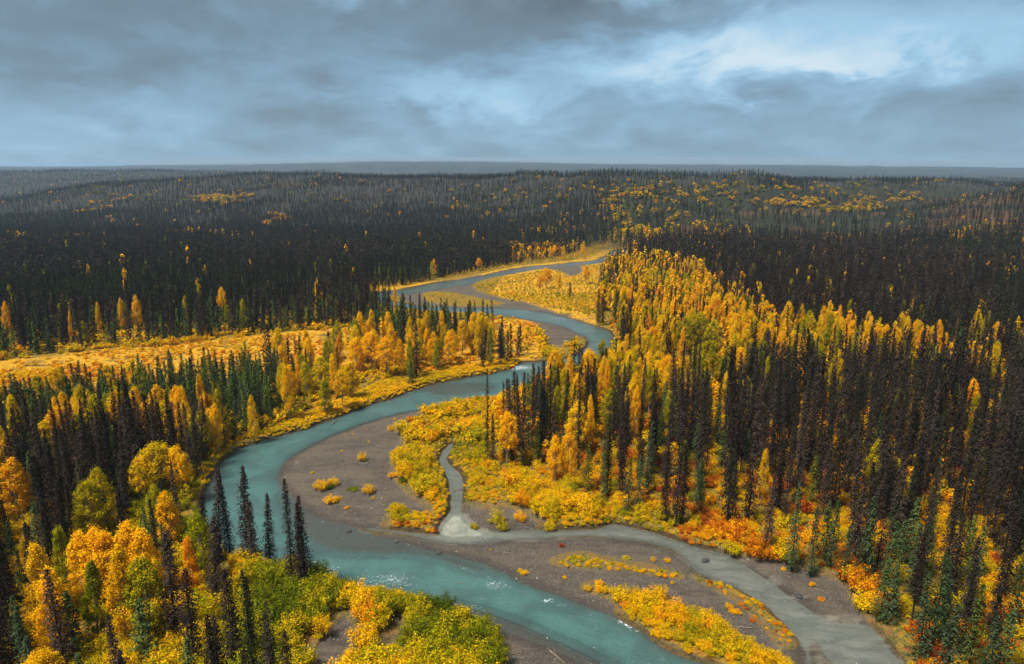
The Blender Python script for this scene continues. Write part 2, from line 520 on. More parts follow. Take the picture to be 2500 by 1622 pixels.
def link(o, parent=None):
    col.objects.link(o)
    if parent is not None:
        o.parent = parent
    return o


def mat_new(name):
    m = bpy.data.materials.new(name)
    m.use_nodes = True
    return m, NT(m.node_tree)


def obj_pos(N):
    return N.n('ShaderNodeNewGeometry').outputs['Position']


def attr(N, name, typ='GEOMETRY'):
    a = N.n('ShaderNodeAttribute')
    a.attribute_type = typ
    a.attribute_name = name
    return a.outputs['Fac']


# vegetation ground factors
gu_, gv_ = project(GX, GY, GZ)
far = sstep(np.hypot(GX, GY), 560, 820)
pat = fbm(GX, GY, 60, 4)
redhill = np.zeros(len(GX))
pix = np.stack([gu_, gv_], 1)
frontm = GY > 20
hill_red_px = V([(1380, 440), (1560, 425), (1900, 425), (2380, 440), (2380, 560), (2200, 560), (1900, 560), (1700, 545), (1500, 560), (1400, 520)])
RED_PX = [V([(1730, 482), (1830, 470), (1960, 468), (2100, 478), (2110, 498), (1900, 505), (1740, 502)]), V([(1850, 522), (1960, 520), (1975, 596), (1860, 596)]), V([(2100, 470), (2380, 440), (2380, 530), (2200, 545)]),
          V([(1500, 520), (1700, 520), (1700, 560), (1520, 570)]), V([(600, 425), (720, 430), (720, 445), (600, 440)])]
wpx = pix + np.stack([(fbm(GX, GY, 60, 3) - .5) * 170, (fbm(GX + 500, GY, 60, 3) - .5) * 60], 1)
redhill[inside(wpx, hill_red_px) & frontm] = .42
for q in RED_PX:
    redhill[inside(wpx, q) & frontm & (fbm(GX, GY + 77, 30, 3) > .49)] = 1.0
rh = redhill.reshape(na, nr)
for _ in range(2):
    rh[1:-1] = .25 * rh[:-2] + .5 * rh[1:-1] + .25 * rh[2:]
    rh[:, 1:-1] = .25 * rh[:, :-2] + .5 * rh[:, 1:-1] + .25 * rh[:, 2:]
redhill = rh.ravel()
mead_px = V([(-60, 845), (200, 817), (400, 803), (600, 778), (850, 757), (960, 742), (1250, 742), (1260, 830), (1150, 850), (1000, 868), (860, 850), (700, 870), (560, 890), (400, 905), (250, 915), (100, 935), (-60, 960)])
mead = (inside(pix, mead_px) & frontm).astype(float)
loop_px = Z2([(-110, 700), (-40, 620), (0, 604), (150, 577), (330, 575), (440, 548), (400, 640), (385, 760), (395, 850), (200, 790), (60, 740)])
upstrip_px = Z2([(-900, 640), (-300, 640), (0, 575), (300, 540), (430, 495), (590, 475), (590, 500), (470, 510), (420, 545), (0, 600), (-300, 660), (-560, 700)])
for q in (loop_px, upstrip_px):
    mead[inside(pix, q) & frontm] = 1.0
me = mesh_from('ground', np.stack([GX, GY, GZ], 1), quads, smooth=True)
add_attr(me, 'sdw', sdw)
add_attr(me, 'gravel', grw)
add_attr(me, 'far', far)
add_attr(me, 'redhill', redhill)
add_attr(me, 'meadow', mead)
silt = sstep(sdist(np.stack([GX, GY], 1), water['side'], 8), 1.2, -1) + sstep(sdist(np.stack([GX, GY], 1), ground_poly(Z6([(60, 1080), (240, 1170), (430, 1290), (620, 1340), (700, 1450), (790, 1600), (500, 1600), (250, 1330), (60, 1170)])), 8), 3, -2) + sstep(sdist(np.stack([GX, GY], 1), water['creek'], 4), 1.5, -.5)
add_attr(me, 'silt', np.clip(silt, 0, 1))
fan = sstep(sdist(np.stack([GX, GY], 1), ground_poly(Z4([(925, 895), (985, 815), (1052, 800), (1100, 870), (1190, 905), (1180, 922), (1070, 935), (960, 930)])), 6), .6, -1.2)
add_attr(me, 'fan', fan)

gm, N = mat_new('ground_cover')
pos = obj_pos(N)
g_at, s_at, f_at, r_at, m_at, si_at = (attr(N, k) for k in ('gravel', 'sdw', 'far', 'redhill', 'meadow', 'silt'))
mp = N.n('ShaderNodeMapping'); mp.inputs['Scale'].default_value = (.25, .75, 1); mp.inputs['Rotation'].default_value = (0, 0, math.radians(48))
N.l(pos, mp.inputs['Vector'])
n_big = N.noise(pos, .035, 4, .6)
n_mid = N.noise(pos, .35, 5, .65)
n_sm = N.noise(pos, 2.2, 5, .7)
vor = N.n('ShaderNodeTexVoronoi', feature='F1'); vor.inputs['Scale'].default_value = 3.0
N.l(pos, vor.inputs['Vector'])
vor2 = N.n('ShaderNodeTexVoronoi', feature='F1'); vor2.inputs['Scale'].default_value = 9.0
N.l(pos, vor2.inputs['Vector'])
sepc = N.n('ShaderNodeSeparateColor'); N.l(vor.outputs['Color'], sepc.inputs[0])
sepc2 = N.n('ShaderNodeSeparateColor'); N.l(vor2.outputs['Color'], sepc2.inputs[0])
vegc = N.ramp(N.math('ADD', N.math('MULTIPLY', n_mid, .65), N.math('MULTIPLY', sepc.outputs[0], .35)),
              [(.18, (.05, .04, .01)), (.36, (.07, .075, .012)), (.46, (.16, .13, .015)), (.56, (.30, .18, .015)), (.68, (.26, .09, .012)), (.85, (.16, .03, .012))])
meadc = N.ramp(N.math('ADD', N.math('MULTIPLY', n_mid, .6), N.math('MULTIPLY', sepc.outputs[1], .4)),
               [(.2, (.10, .05, .010)), (.36, (.30, .17, .012)), (.48, (.62, .36, .012)), (.60, (.60, .28, .010)), (.8, (.26, .07, .015))])
meadc = N.mix(N.smooth(N.noise(pos, .09, 5, .68), .50, .66), meadc, (.13, .085, .018))
vegc = N.mix(m_at, vegc, meadc)
hillc = N.ramp(n_sm, [(.3, (.016, .017, .014)), (.6, (.034, .030, .021)), (.8, (.055, .030, .02))])
hmix = N.math('ADD', N.math('MULTIPLY', n_mid, .5), N.math('MULTIPLY', N.noise(pos, .02, 5, .7), .5))
hilla = N.ramp(hmix, [(.35, (.008, .013, .005)), (.47, (.014, .017, .006)), (.58, (.030, .022, .009)), (.70, (.06, .036, .012))])
hillb = N.ramp(hmix, [(.33, (.030, .022, .012)), (.46, (.055, .032, .014)), (.58, (.085, .040, .015)), (.70, (.10, .065, .018))])
hillr = N.mix(N.smooth(r_at, .5, .95), hilla, hillb)
hillc = N.mix(N.smooth(r_at, .05, .42), hillc, hillr)
cd = N.n('ShaderNodeVectorMath', operation='LENGTH'); N.l(pos, cd.inputs[0])
hillc = N.mix(N.smooth(cd.outputs['Value'], 3100, 3900), hillc, N.mix(N.smooth(N.noise(pos, .004, 5, .65), .42, .62), (.014, .018, .015), (.042, .040, .030)))
vegc = N.mix(f_at, vegc, hillc)
# gravel: grey-brown pebbles of mixed tone, damp near the water
peb = N.ramp(sepc2.outputs[0], [(0, (.028, .023, .019)), (.5, (.070, .056, .045)), (.85, (.125, .10, .08)), (.96, (.24, .21, .17)), (1, (.48, .44, .38))])
grc = N.mix(.4, peb, N.ramp(n_mid, [(.3, (.036, .030, .023)), (.7, (.102, .084, .060))]))
warmg = N.mix(N.smooth(N.noise(mp.outputs[0], .22, 5, .65), .40, .62), grc, (.128, .100, .070))
grc = N.mix(.6, grc, warmg)
grc = N.mix(N.smooth(N.noise(mp.outputs[0], .5, 6, .7, .8), .52, .66), grc, N.mix(.5, grc, (.035, .030, .027)))
damp = N.smooth(s_at, 2.6, .1)
grc = N.mix(N.math('MULTIPLY', damp, .95), grc, N.mix(.5, grc, (.012, .011, .011)))
streak = N.noise(mp.outputs[0], .55, 5, .65, .6)
siltf = N.math('MULTIPLY', si_at, N.smooth(streak, .42, .68))
grc = N.mix(N.math('MULTIPLY', siltf, .7), grc, (.24, .22, .17))
under = N.smooth(s_at, .05, -.3)
bed = N.mix(.5, grc, N.mix(si_at, (.11, .092, .074), (.26, .25, .21)))
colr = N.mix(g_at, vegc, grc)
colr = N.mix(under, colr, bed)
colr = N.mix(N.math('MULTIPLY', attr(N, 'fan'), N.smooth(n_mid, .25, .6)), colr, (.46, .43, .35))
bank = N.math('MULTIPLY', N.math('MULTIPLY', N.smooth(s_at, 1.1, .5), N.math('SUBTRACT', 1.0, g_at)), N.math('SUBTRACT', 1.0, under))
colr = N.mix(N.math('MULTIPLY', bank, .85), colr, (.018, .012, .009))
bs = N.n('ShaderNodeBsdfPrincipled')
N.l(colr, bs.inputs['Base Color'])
N.l(N.smooth(s_at, 1.6, .0, .95, .55), bs.inputs['Roughness'])
bs.inputs['Specular IOR Level'].default_value = .25
bmp = N.n('ShaderNodeBump'); bmp.inputs['Strength'].default_value = .7; bmp.inputs['Distance'].default_value = .25
N.l(N.math('ADD', N.math('MULTIPLY', vor2.outputs['Distance'], .5), n_sm), bmp.inputs['Height'])
N.l(bmp.outputs[0], bs.inputs['Normal'])
o_ = N.n('ShaderNodeOutputMaterial'); N.l(bs.outputs[0], o_.inputs[0])
me.materials.append(gm)
ground = link(bpy.data.objects.new('ground', me))
ground['kind'] = 'structure'
ground['label'] = 'valley floor and hills with golden ground cover and grey gravel bars'

# river surface: the cells where the bed lies below the water level
wet = (GZ < 0.04) & (sdw < 1.2) & (np.hypot(GX, GY) < 860)
wq = quads[wet[quads].any(1)]
used, invi = np.unique(wq, return_inverse=True)
wv = np.stack([GX[used], GY[used], np.zeros(len(used))], 1)
wme = mesh_from('river', wv, invi.reshape(-1, 4), smooth=True)
depth = np.clip(-GZ[used], 0, 3)
add_attr(wme, 'depth', depth)
foam = np.zeros(len(used))
for (u, v, r, a) in [(*Z4([(720, 1130)])[0], 5, 1), (*Z4([(790, 1150)])[0], 3, .8), (*Z4([(1225, 1155)])[0], 3, 1), (*Z4([(1065, 1075)])[0], 1.2, .9), (*Z5([(275, 1235)])[0], 1.3, 1.2), (*Z5([(345, 1255)])[0], 1.0, 1),
                     (*Z5([(15, 1160)])[0], 2.5, .9), (*Z5([(645, 1335)])[0], 1.4, 1.4), (*Z5([(670, 1350)])[0], 1.4, 1.4), (*Z5([(705, 1375)])[0], 1.2, 1.1), (*Z5([(460, 1310)])[0], 2.2, .7), (*Z4([(960, 268)])[0], 4, 1), (*Z4([(790, 215)])[0], 4, .9),
                     (*Z4([(1330, 95)])[0], 7, 1.3), (*Z4([(1000, 205)])[0], 6, .6), (*Z4([(725, 247)])[0], 3, .8), (*Z2([(60, 780)])[0], 14, .8), (*Z2([(220, 815)])[0], 12, .9), (*Z1([(2000, 770)])[0], 16, .7),
                     (*Z2([(140, 795)])[0], 10, .7), (*Z1([(2040, 655)])[0], 20, .5), (*Z4([(415, 1072)])[0], 2.4, .9), (*Z4([(930, 1190)])[0], 4, .35), (*Z4([(600, 870)])[0], 4, .5), (*Z5([(930, 965)])[0], 5, .5)]:
    x0, y0 = place(u, v)
    foam = np.maximum(foam, a * np.exp(-(((wv[:, 0] - x0) / (r * 1.3)) ** 2 + ((wv[:, 1] - y0) / (r * .8)) ** 2)))
add_attr(wme, 'foam', foam)
add_attr(wme, 'silt', np.clip(silt[used], 0, 1))
add_attr(wme, 'fan', fan[used])
wm, N = mat_new('glacial_water')
pos = obj_pos(N)
dp, fo, silt_sheen = attr(N, 'depth'), attr(N, 'foam'), attr(N, 'silt')
opac = N.math('SUBTRACT', 1.0, N.math('EXPONENT', N.math('MULTIPLY', dp, -1.5)))
nb = N.noise(pos, .12, 4, .6, .5)
teal = N.mix(N.smooth(nb, .35, .65), (.052, .112, .108), (.066, .158, .146))
mps = N.n('ShaderNodeMapping'); mps.inputs['Scale'].default_value = (.25, .75, 1); mps.inputs['Rotation'].default_value = (0, 0, math.radians(48)); N.l(pos, mps.inputs['Vector'])
stw = N.noise(mps.outputs[0], .7, 5, .65, .6)
teal = N.mix(N.math('MULTIPLY', silt_sheen, .75), teal, N.mix(N.smooth(stw, .42, .62), (.15, .17, .175), (.46, .46, .41)))  # silty water, its pale streaks also painting sky reflection into the colour
teal = N.mix(N.math('MULTIPLY', attr(N, 'fan'), .8), teal, (.46, .44, .37))
dif = N.n('ShaderNodeBsdfDiffuse'); N.l(teal, dif.inputs['Color'])
tra = N.n('ShaderNodeBsdfTransparent'); tra.inputs['Color'].default_value = (.86, .92, .92, 1)
m1 = N.n('ShaderNodeMixShader'); N.l(opac, m1.inputs[0]); N.l(tra.outputs[0], m1.inputs[1]); N.l(dif.outputs[0], m1.inputs[2])
mp1 = N.n('ShaderNodeMapping'); mp1.inputs['Scale'].default_value = (1, 1.9, 1); mp1.inputs['Rotation'].default_value = (0, 0, math.radians(-25)); N.l(pos, mp1.inputs['Vector'])
wv1 = N.noise(mp1.outputs[0], .9, 4, .62, .8)
wv2 = N.noise(mp1.outputs[0], 3.5, 3, .6, .3)
bw = N.n('ShaderNodeBump'); bw.inputs['Strength'].default_value = .8; bw.inputs['Distance'].default_value = .3
N.l(N.math('ADD', wv1, N.math('MULTIPLY', wv2, .35)), bw.inputs['Height'])
gl_ = N.n('ShaderNodeBsdfGlossy'); gl_.inputs['Roughness'].default_value = .12; N.l(bw.outputs[0], gl_.inputs['Normal'])
N.l(bw.outputs[0], dif.inputs['Normal'])
fr = N.n('ShaderNodeFresnel'); fr.inputs['IOR'].default_value = 1.33
m2 = N.n('ShaderNodeMixShader'); N.l(N.math('MULTIPLY', fr.outputs[0], 1.6, clamp=True), m2.inputs[0]); N.l(m1.outputs[0], m2.inputs[1]); N.l(gl_.outputs[0], m2.inputs[2])
fn = N.noise(mp1.outputs[0], 1.6, 6, .75, 1.2)
fmask = N.smooth(N.math('ADD', N.math('MULTIPLY', fo, .20), fn), .74, .80)
fmask = N.math('MULTIPLY', fmask, N.smooth(fo, .05, .3))
fd = N.n('ShaderNodeBsdfDiffuse'); fd.inputs['Color'].default_value = (.62, .70, .72, 1)
m3 = N.n('ShaderNodeMixShader'); N.l(fmask, m3.inputs[0]); N.l(m2.outputs[0], m3.inputs[1]); N.l(fd.outputs[0], m3.inputs[2])
o_ = N.n('ShaderNodeOutputMaterial'); N.l(m3.outputs[0], o_.inputs[0])
wme.materials.append(wm)
river = link(bpy.data.objects.new('river_water', wme))
river['kind'] = 'structure'
river['label'] = 'braided turquoise glacial river winding through the valley'
print('terrain', round(time.time() - T0, 1), len(GX), len(wq))

# ------------------------------------------------------------------ plant materials
def leaf_material(name, stops, trans=.3, spread=.22, dark=(.55, 1.25), tree_var=.25):
    m, N = mat_new(name)
    t = attr(N, 'tint', 'INSTANCER')
    g = N.n('ShaderNodeNewGeometry')
    ri = g.outputs['Random Per Island']
    x = N.math('ADD', t, N.math('MULTIPLY', N.math('SUBTRACT', ri, .5), spread))
    # patches of different colour through one crown
    tcn = N.n('ShaderNodeTexCoord')
    big = N.noise(g.outputs['Position'], .45, 3, .6)
    x = N.math('ADD', x, N.math('MULTIPLY', N.math('SUBTRACT', big, .5), .45), clamp=True)
    c = N.ramp(x, stops)
    r2 = N.math('FRACT', N.math('MULTIPLY', ri, 17.31))
    k = N.math('ADD', N.math('MULTIPLY', r2, dark[1] - dark[0]), dark[0])
    r3 = N.math('FRACT', N.math('MULTIPLY', t, 91.7))
    k = N.math('MULTIPLY', k, N.math('ADD', N.math('MULTIPLY', r3, tree_var), 1 - tree_var * .5))
    sc = N.n('ShaderNodeVectorMath', operation='SCALE'); N.l(c, sc.inputs[0]); N.l(k, sc.inputs['Scale'])
    d = N.n('ShaderNodeBsdfDiffuse'); N.l(sc.outputs[0], d.inputs['Color'])
    tr = N.n('ShaderNodeBsdfTranslucent'); N.l(sc.outputs[0], tr.inputs['Color'])
    mx = N.n('ShaderNodeMixShader'); mx.inputs[0].default_value = trans
    N.l(d.outputs[0], mx.inputs[1]); N.l(tr.outputs[0], mx.inputs[2])
    o = N.n('ShaderNodeOutputMaterial'); N.l(mx.outputs[0], o.inputs[0])
    return m


def plain_material(name, c1, c2, scale=3.0, rough=.9, inst_var=.0):
    m, N = mat_new(name)
    tcn = N.n('ShaderNodeTexCoord')
    n_ = N.noise(tcn.outputs['Object'], scale, 4, .65)
    c = N.mix(N.smooth(n_, .3, .7), c1, c2)
    b = N.n('ShaderNodeBsdfPrincipled'); N.l(c, b.inputs['Base Color']); b.inputs['Roughness'].default_value = rough
    b.inputs['Specular IOR Level'].default_value = .2
    o = N.n('ShaderNodeOutputMaterial'); N.l(b.outputs[0], o.inputs[0])
    return m


# tint: 0 green ... .3 lime ... .55 yellow ... .8 orange ... 1 red
LEAF = [(0, (.06, .085, .006)), (.2, (.16, .19, .007)), (.34, (.36, .32, .006)), (.50, (.82, .52, .006)), (.68, (.94, .46, .005)), (.84, (.82, .23, .005)), (.92, (.42, .07, .010)), (1, (.26, .03, .012))]
m_leaf = leaf_material('autumn_leaves', LEAF, .30, .20)
m_shrub = leaf_material('shrub_leaves', LEAF, .25, .24, (.5, 1.2))
# tint for spruces: 0 grey-brown dead needles ... 1 green
m_dark = leaf_material('dark_needles', [(0, (.052, .036, .028)), (.35, (.033, .024, .019)), (.6, (.027, .023, .015)), (.85, (.020, .027, .011)), (1, (.020, .032, .010))], .0, .3, (.4, 1.6), .9)
m_green = leaf_material('green_needles', [(0, (.046, .068, .036)), (.4, (.046, .072, .024)), (.7, (.065, .088, .018)), (1, (.13, .135, .014))], .05, .35, (.5, 1.6), .7)
m_bark = plain_material('dark_bark', (.022, .017, .014), (.05, .04, .034), 4)
m_pale = plain_material('pale_bark', (.16, .145, .125), (.30, .28, .25), 3)
m_twig = plain_material('shrub_stems', (.05, .035, .025), (.09, .065, .05), 5)
m_drift = plain_material('weathered_wood', (.12, .085, .06), (.24, .20, .16), 2)
m_stone = None


# ------------------------------------------------------------------ mesh building blocks (numpy)
def tube(p0, p1, r0, r1, n=5):
    p0, p1 = np.array(p0, float), np.array(p1, float)
    d = p1 - p0
    d = d / (np.linalg.norm(d) + 1e-9)
    a = np.cross(d, [0, 0, 1.0]) if abs(d[2]) < .9 else np.cross(d, [1.0, 0, 0])
    a /= np.linalg.norm(a)
    b = np.cross(d, a)
    an = np.arange(n) * 2 * PI / n
    ring = np.cos(an)[:, None] * a + np.sin(an)[:, None] * b
    v = np.concatenate([p0 + ring * r0, p1 + ring * r1])
    i = np.arange(n)
    f = np.stack([i, (i + 1) % n, (i + 1) % n + n, i + n], 1)
    return v, f


def merge(parts):
    vs, fs, k = [], [], 0
    for v, f in parts:
        vs.append(v)
        fs.append(f + k)
        k += len(v)
    return np.concatenate(vs), np.concatenate(fs)


def leaves(c, nrm, size, r, aspect=1.0, axis=None):
    """diamond faces centred at c with normals nrm"""
    n = len(c)
    nrm = nrm / (np.linalg.norm(nrm, axis=1, keepdims=True) + 1e-9)
    ax = r.normal(size=(n, 3)) if axis is None else axis + r.normal(size=(n, 3)) * .25
    a = np.cross(nrm, ax)
    a /= (np.linalg.norm(a, axis=1, keepdims=True) + 1e-9)
    b = np.cross(nrm, a)
    s = (size * r.uniform(.6, 1.35, n))[:, None]
    w = s / aspect
    v = np.stack([c + b * s, c + a * w, c - b * s, c - a * w], 1).reshape(-1, 3)
    return v, np.arange(n * 4).reshape(-1, 4)


def poplar(seed, h=14.0, R=2.4, nb=44, nl=70, ls=.22, bare=.25, limb=True, shape='oval'):
    r = np.random.default_rng(seed)
    tw = [tube((0, 0, -.4), (r.normal() * .1, r.normal() * .1, h * .5), .17, .12, 6)]
    tw.append(tube((0, 0, h * .48), (0, 0, h * .96), .12, .03, 5))
    cs, ns = [], []
    for k in range(nb):
        t = bare + (1 - bare) * ((k + r.random()) / nb) ** .9
        q = (t - bare) / (1 - bare)
        if shape == 'oval':
            env = R * (math.sin(PI * min(.985, q ** .72 * .94 + .06))) ** .65
        elif shape == 'cone':
            env = R * (1 - q) ** .55 * (.45 + .55 * min(1, q / .22))
        else:
            env = R * (math.sin(PI * min(.98, q * .8 + .2))) ** .5
        a = r.random() * 2 * PI
        d = env * (.35 + .65 * math.sqrt(r.random()))
        p = np.array([math.cos(a) * d, math.sin(a) * d, h * t - .2])
        if limb and k % 2 == 0:
            z0 = max(h * .12, p[2] - d * 1.5 - .6)
            tw.append(tube((0, 0, z0), p, .05, .015, 4))
        br = R * r.uniform(.13, .30)
        m = int(nl * r.uniform(.7, 1.3))
        dd = r.normal(size=(m, 3))
        dd /= np.linalg.norm(dd, axis=1, keepdims=True)
        rad = br * (r.uniform(.25, 1.0, m) + np.abs(r.normal(size=m)) * .35)[:, None]
        c = p + dd * rad * np.array([1, 1, 1.45])
        cs.append(c)
        ns.append(dd + np.array([0, 0, .55]) + r.normal(size=(m, 3)) * .45)
    c = np.concatenate(cs)
    n = np.concatenate(ns)
    return merge(tw), leaves(c, n, ls, r, 1.15)


def shrub(seed, h=2.4, R=1.5, nb=16, nl=55, ls=.13):
    r = np.random.default_rng(seed)
    tw, cs, ns = [], [], []
    for k in range(nb):
        a = r.random() * 2 * PI
        d = R * math.sqrt(r.random()) * .85
        top = h * (1 - .45 * (d / R) ** 2) * r.uniform(.5, 1.22)
        p = np.array([math.cos(a) * d, math.sin(a) * d, top])
        if k % 2 == 0:
            tw.append(tube((p[0] * .25, p[1] * .25, -.15), p * [1, 1, .9], .035, .012, 3))
        m = nl
        t = r.random(m) ** .7
        q = p * np.array([1, 1, 0]) * (0.55 + .45 * t)[:, None] + np.stack([np.zeros(m), np.zeros(m), top * (.22 + .78 * t)], 1)
        sp = r.normal(size=(m, 3)) * np.array([.21, .21, .15]) * R / 1.5 * (1.15 - .5 * t)[:, None]
        cs.append(q + sp)
        ns.append(sp * 2.2 + np.array([0, 0, .55]) + np.stack([p[0] * .35 * np.ones(m), p[1] * .35 * np.ones(m), np.zeros(m)], 1) + r.normal(size=(m, 3)) * .4)
    ax = np.tile([0, 0, 1.0], (nb * nl, 1))
    return merge(tw), leaves(np.concatenate(cs), np.concatenate(ns), ls, r, 1.7)


def spruce(seed, h=20.0, R=1.5, nb=150, nt=12, ts=.17, droop=.35, power=.5, ragged=.35, bare=.05, trunk_n=6, gaps=0.0, upcurl=0.0, up=.75):
    r = np.random.default_rng(seed)
    lean = r.normal(size=2) * .01 * h
    tw = [tube((0, 0, -.5), (lean[0] * .5, lean[1] * .5, h * .55), .0085 * h, .006 * h, trunk_n), tube((lean[0] * .5, lean[1] * .5, h * .54), (lean[0], lean[1], h), .006 * h, .001 * h, 4)]
    cs, ns, axs = [], [], []
    for k in range(nb):
        t = bare + (1 - bare) * ((k + r.random()) / nb)
        if gaps and r.random() < gaps:
            continue
        env = R * (1 - t) ** power * (.55 + .45 * min(1, (t - bare) / .12)) + .06
        L = env * r.uniform(1 - ragged, 1 + ragged * .7)
        a = k * 2.399 + r.normal() * .5
        ca, sa = math.cos(a), math.sin(a)
        z = h * t
        ox, oy = lean * t
        end = np.array([ox + ca * L, oy + sa * L, z - L * droop])
        if trunk_n > 4 and k % 2 == 0:
            tw.append(tube((ox, oy, z), end, .022, .006, 3))
        m = max(2, int(nt * (.35 + .65 * L / R)))
        s = r.uniform(.18, 1.0, m) ** .75
        q = np.stack([ox + ca * L * s, oy + sa * L * s, z - L * droop * s ** 1.3 + upcurl * L * s ** 3], 1)
        sp = r.normal(size=(m, 3)) * np.array([.14, .14, .12]) * (.5 + L * .5)
        sp[:, 2] -= np.abs(r.normal(size=m)) * .12
        cs.append(q + sp)
        ns.append(np.stack([ca * .7 + r.normal(size=m) * .5, sa * .7 + r.normal(size=m) * .5, up + r.normal(size=m) * .35], 1))
        axs.append(np.tile([-ca * .5, -sa * .5, 1.0], (m, 1)))
    c, n = np.concatenate(cs), np.concatenate(ns)
    lv = leaves(c, n, ts, r, 1.9)
    # the leader
    tip = leaves(np.array([[lean[0], lean[1], h - .05]]), np.array([[0, 1.0, 0]]), .3, r, 4, axis=np.array([[1.0, 0, 0]]))
    return merge(tw), merge([lv, tip])


KINDS = ['dark_spruce', 'green_spruce', 'golden_poplar', 'lime_poplar', 'willow_shrub']
FOL = {'dark_spruce': (m_bark, m_dark), 'green_spruce': (m_bark, m_green), 'golden_poplar': (m_pale, m_leaf), 'lime_poplar': (m_pale, m_leaf), 'willow_shrub': (m_twig, m_shrub)}
NOMH = {'dark_spruce': 20.0, 'green_spruce': 12.0, 'golden_poplar': 14.0, 'lime_poplar': 14.0, 'willow_shrub': 2.4}
NOMR = {'dark_spruce': 1.5, 'green_spruce': 1.6, 'golden_poplar': 2.4, 'lime_poplar': 2.4, 'willow_shrub': 1.5}


def shape_of(kind, lod, s):
    sd = hash_seed(kind, lod, s)
    if kind == 'dark_spruce':
        pw = [.42, .5, .62, .38, .55][s % 5]
        if lod == 0:
            gp_, br_ = [(0, .05), (.15, .08), (0, .05), (.1, .12), (0, .04), (.5, .06), (.25, .05), (.3, .35)][s % 8]
            return spruce(sd, 20, 1.5, 270, 15, .165, .30, pw, .45, bare=br_, gaps=gp_)
        if lod == 1:
            return spruce(sd, 20, 1.5, 90, 7, .36, .30, pw, .45, trunk_n=4, up=.45)
        return spruce(sd, 20, 1.6, 26, 5, .72, .30, pw, .45, trunk_n=4, up=.12)
    if kind == 'green_spruce':
        if lod == 0:
            return spruce(sd, 12, 1.6, 150, 14, .16, .15, .78, .25, upcurl=.15)
        if lod == 1:
            return spruce(sd, 12, 1.6, 60, 8, .34, .15, .78, .25, trunk_n=4)
        return spruce(sd, 12, 1.6, 18, 4, .70, .15, .75, .25, trunk_n=4, up=.15)
    if kind == 'golden_poplar':
        sh = ['oval', 'cone', 'oval', 'round', 'cone', 'oval'][s % 6]
        if lod == 0:
            return poplar(sd, 14, 2.4, 96, 100, .105, [.25, .18, .35, .4, .22, .15][s % 6], True, sh)
        if lod == 1:
            return poplar(sd, 14, 2.4, 30, 22, .38, .2, True, sh)
        return poplar(sd, 14, 2.4, 12, 7, .95, .2, False, sh)
    if kind == 'lime_poplar':
        sh = ['cone', 'oval', 'cone', 'oval'][s % 4]
        if lod == 0:
            return poplar(sd, 14, 2.4, 96, 100, .105, [.12, .2, .15, .3][s % 4], True, sh)
        if lod == 1:
            return poplar(sd, 14, 2.4, 30, 22, .38, .15, True, sh)
        return poplar(sd, 14, 2.4, 12, 7, .95, .15, False, sh)
    if lod == 0:
        return shrub(sd, 2.4, 1.5, 30, 74, .074)
    if lod == 1:
        return shrub(sd, 2.4, 1.5, 12, 16, .24)
    return shrub(sd, 2.4, 1.5, 6, 6, .50)


def hash_seed(k, l, s):
    return KINDS.index(k) * 100 + l * 20 + s + 11


NVAR = {'dark_spruce': 8, 'green_spruce': 6, 'golden_poplar': 6, 'lime_poplar': 4, 'willow_shrub': 6}
near_mesh = {}      # (kind, s) -> (trunk mesh, foliage mesh)
proto_col = {}
for kd in KINDS:
    mt, ml = FOL[kd]
    pc = bpy.data.collections.new('shapes_' + kd)
    for lod in range(3):
        for s in range(NVAR[kd]):
            (tv, tf), (lv, lf) = shape_of(kd, lod, s)
            if lod == 0:
                near_mesh[kd, s] = (mesh_from(kd + '_trunk', tv, tf, True, [mt]), mesh_from(kd + '_foliage', lv, lf, False, [ml]))
            f = np.concatenate([tf, lf + len(tv)])
            mi = np.concatenate([np.zeros(len(tf)), np.ones(len(lf))])
            mm = mesh_from(f'{kd}_{lod}{s:02d}', np.concatenate([tv, lv]), f, False, [mt, ml], mi)
            pc.objects.link(bpy.data.objects.new(f'{kd}_{lod}_{s:02d}', mm))
    proto_col[kd] = pc
print('prototypes', round(time.time() - T0, 1))

# ------------------------------------------------------------------ where each kind grows
RF = V([(1125, 1085), (1200, 1100), (1300, 1120), (1400, 1165), (1480, 1195), (1570, 1225), (1700, 1235), (1800, 1275), (1900, 1305), (2000, 1345), (2030, 1430), (2110, 1560), (2200, 1900), (3600, 1900), (3600, 560), (1700, 560), (1480, 590),
        (1410, 630), (1390, 690), (1400, 740), (1440, 780), (1445, 850), (1400, 880), (1300, 910), (1230, 935), (1180, 985), (1150, 1020)])
LF = V([(-900, 2200), (-900, 965), (-50, 960), (100, 940), (400, 905), (700, 857), (860, 808), (1000, 805), (1200, 805), (1240, 830), (1190, 846), (1100, 858), (1000, 875), (940, 895), (880, 918), (780, 955), (640, 985), (590, 1010), (500, 1065),
        (462, 1115), (462, 1200), (490, 1275), (560, 1330), (640, 1400), (690, 1480), (700, 1600), (700, 2200)])
UL = V([(-900, 850), (-50, 838), (200, 813), (400, 800), (600, 776), (850, 756), (905, 735), (875, 705), (860, 690), (850, 665), (950, 668), (1100, 630), (1290, 600), (1380, 572), (1480, 560), (1480, 480), (-900, 480)])
G2 = V([(850, 760), (880, 740), (960, 750), (1100, 765), (1150, 770), (1150, 800), (1050, 805), (900, 800)])

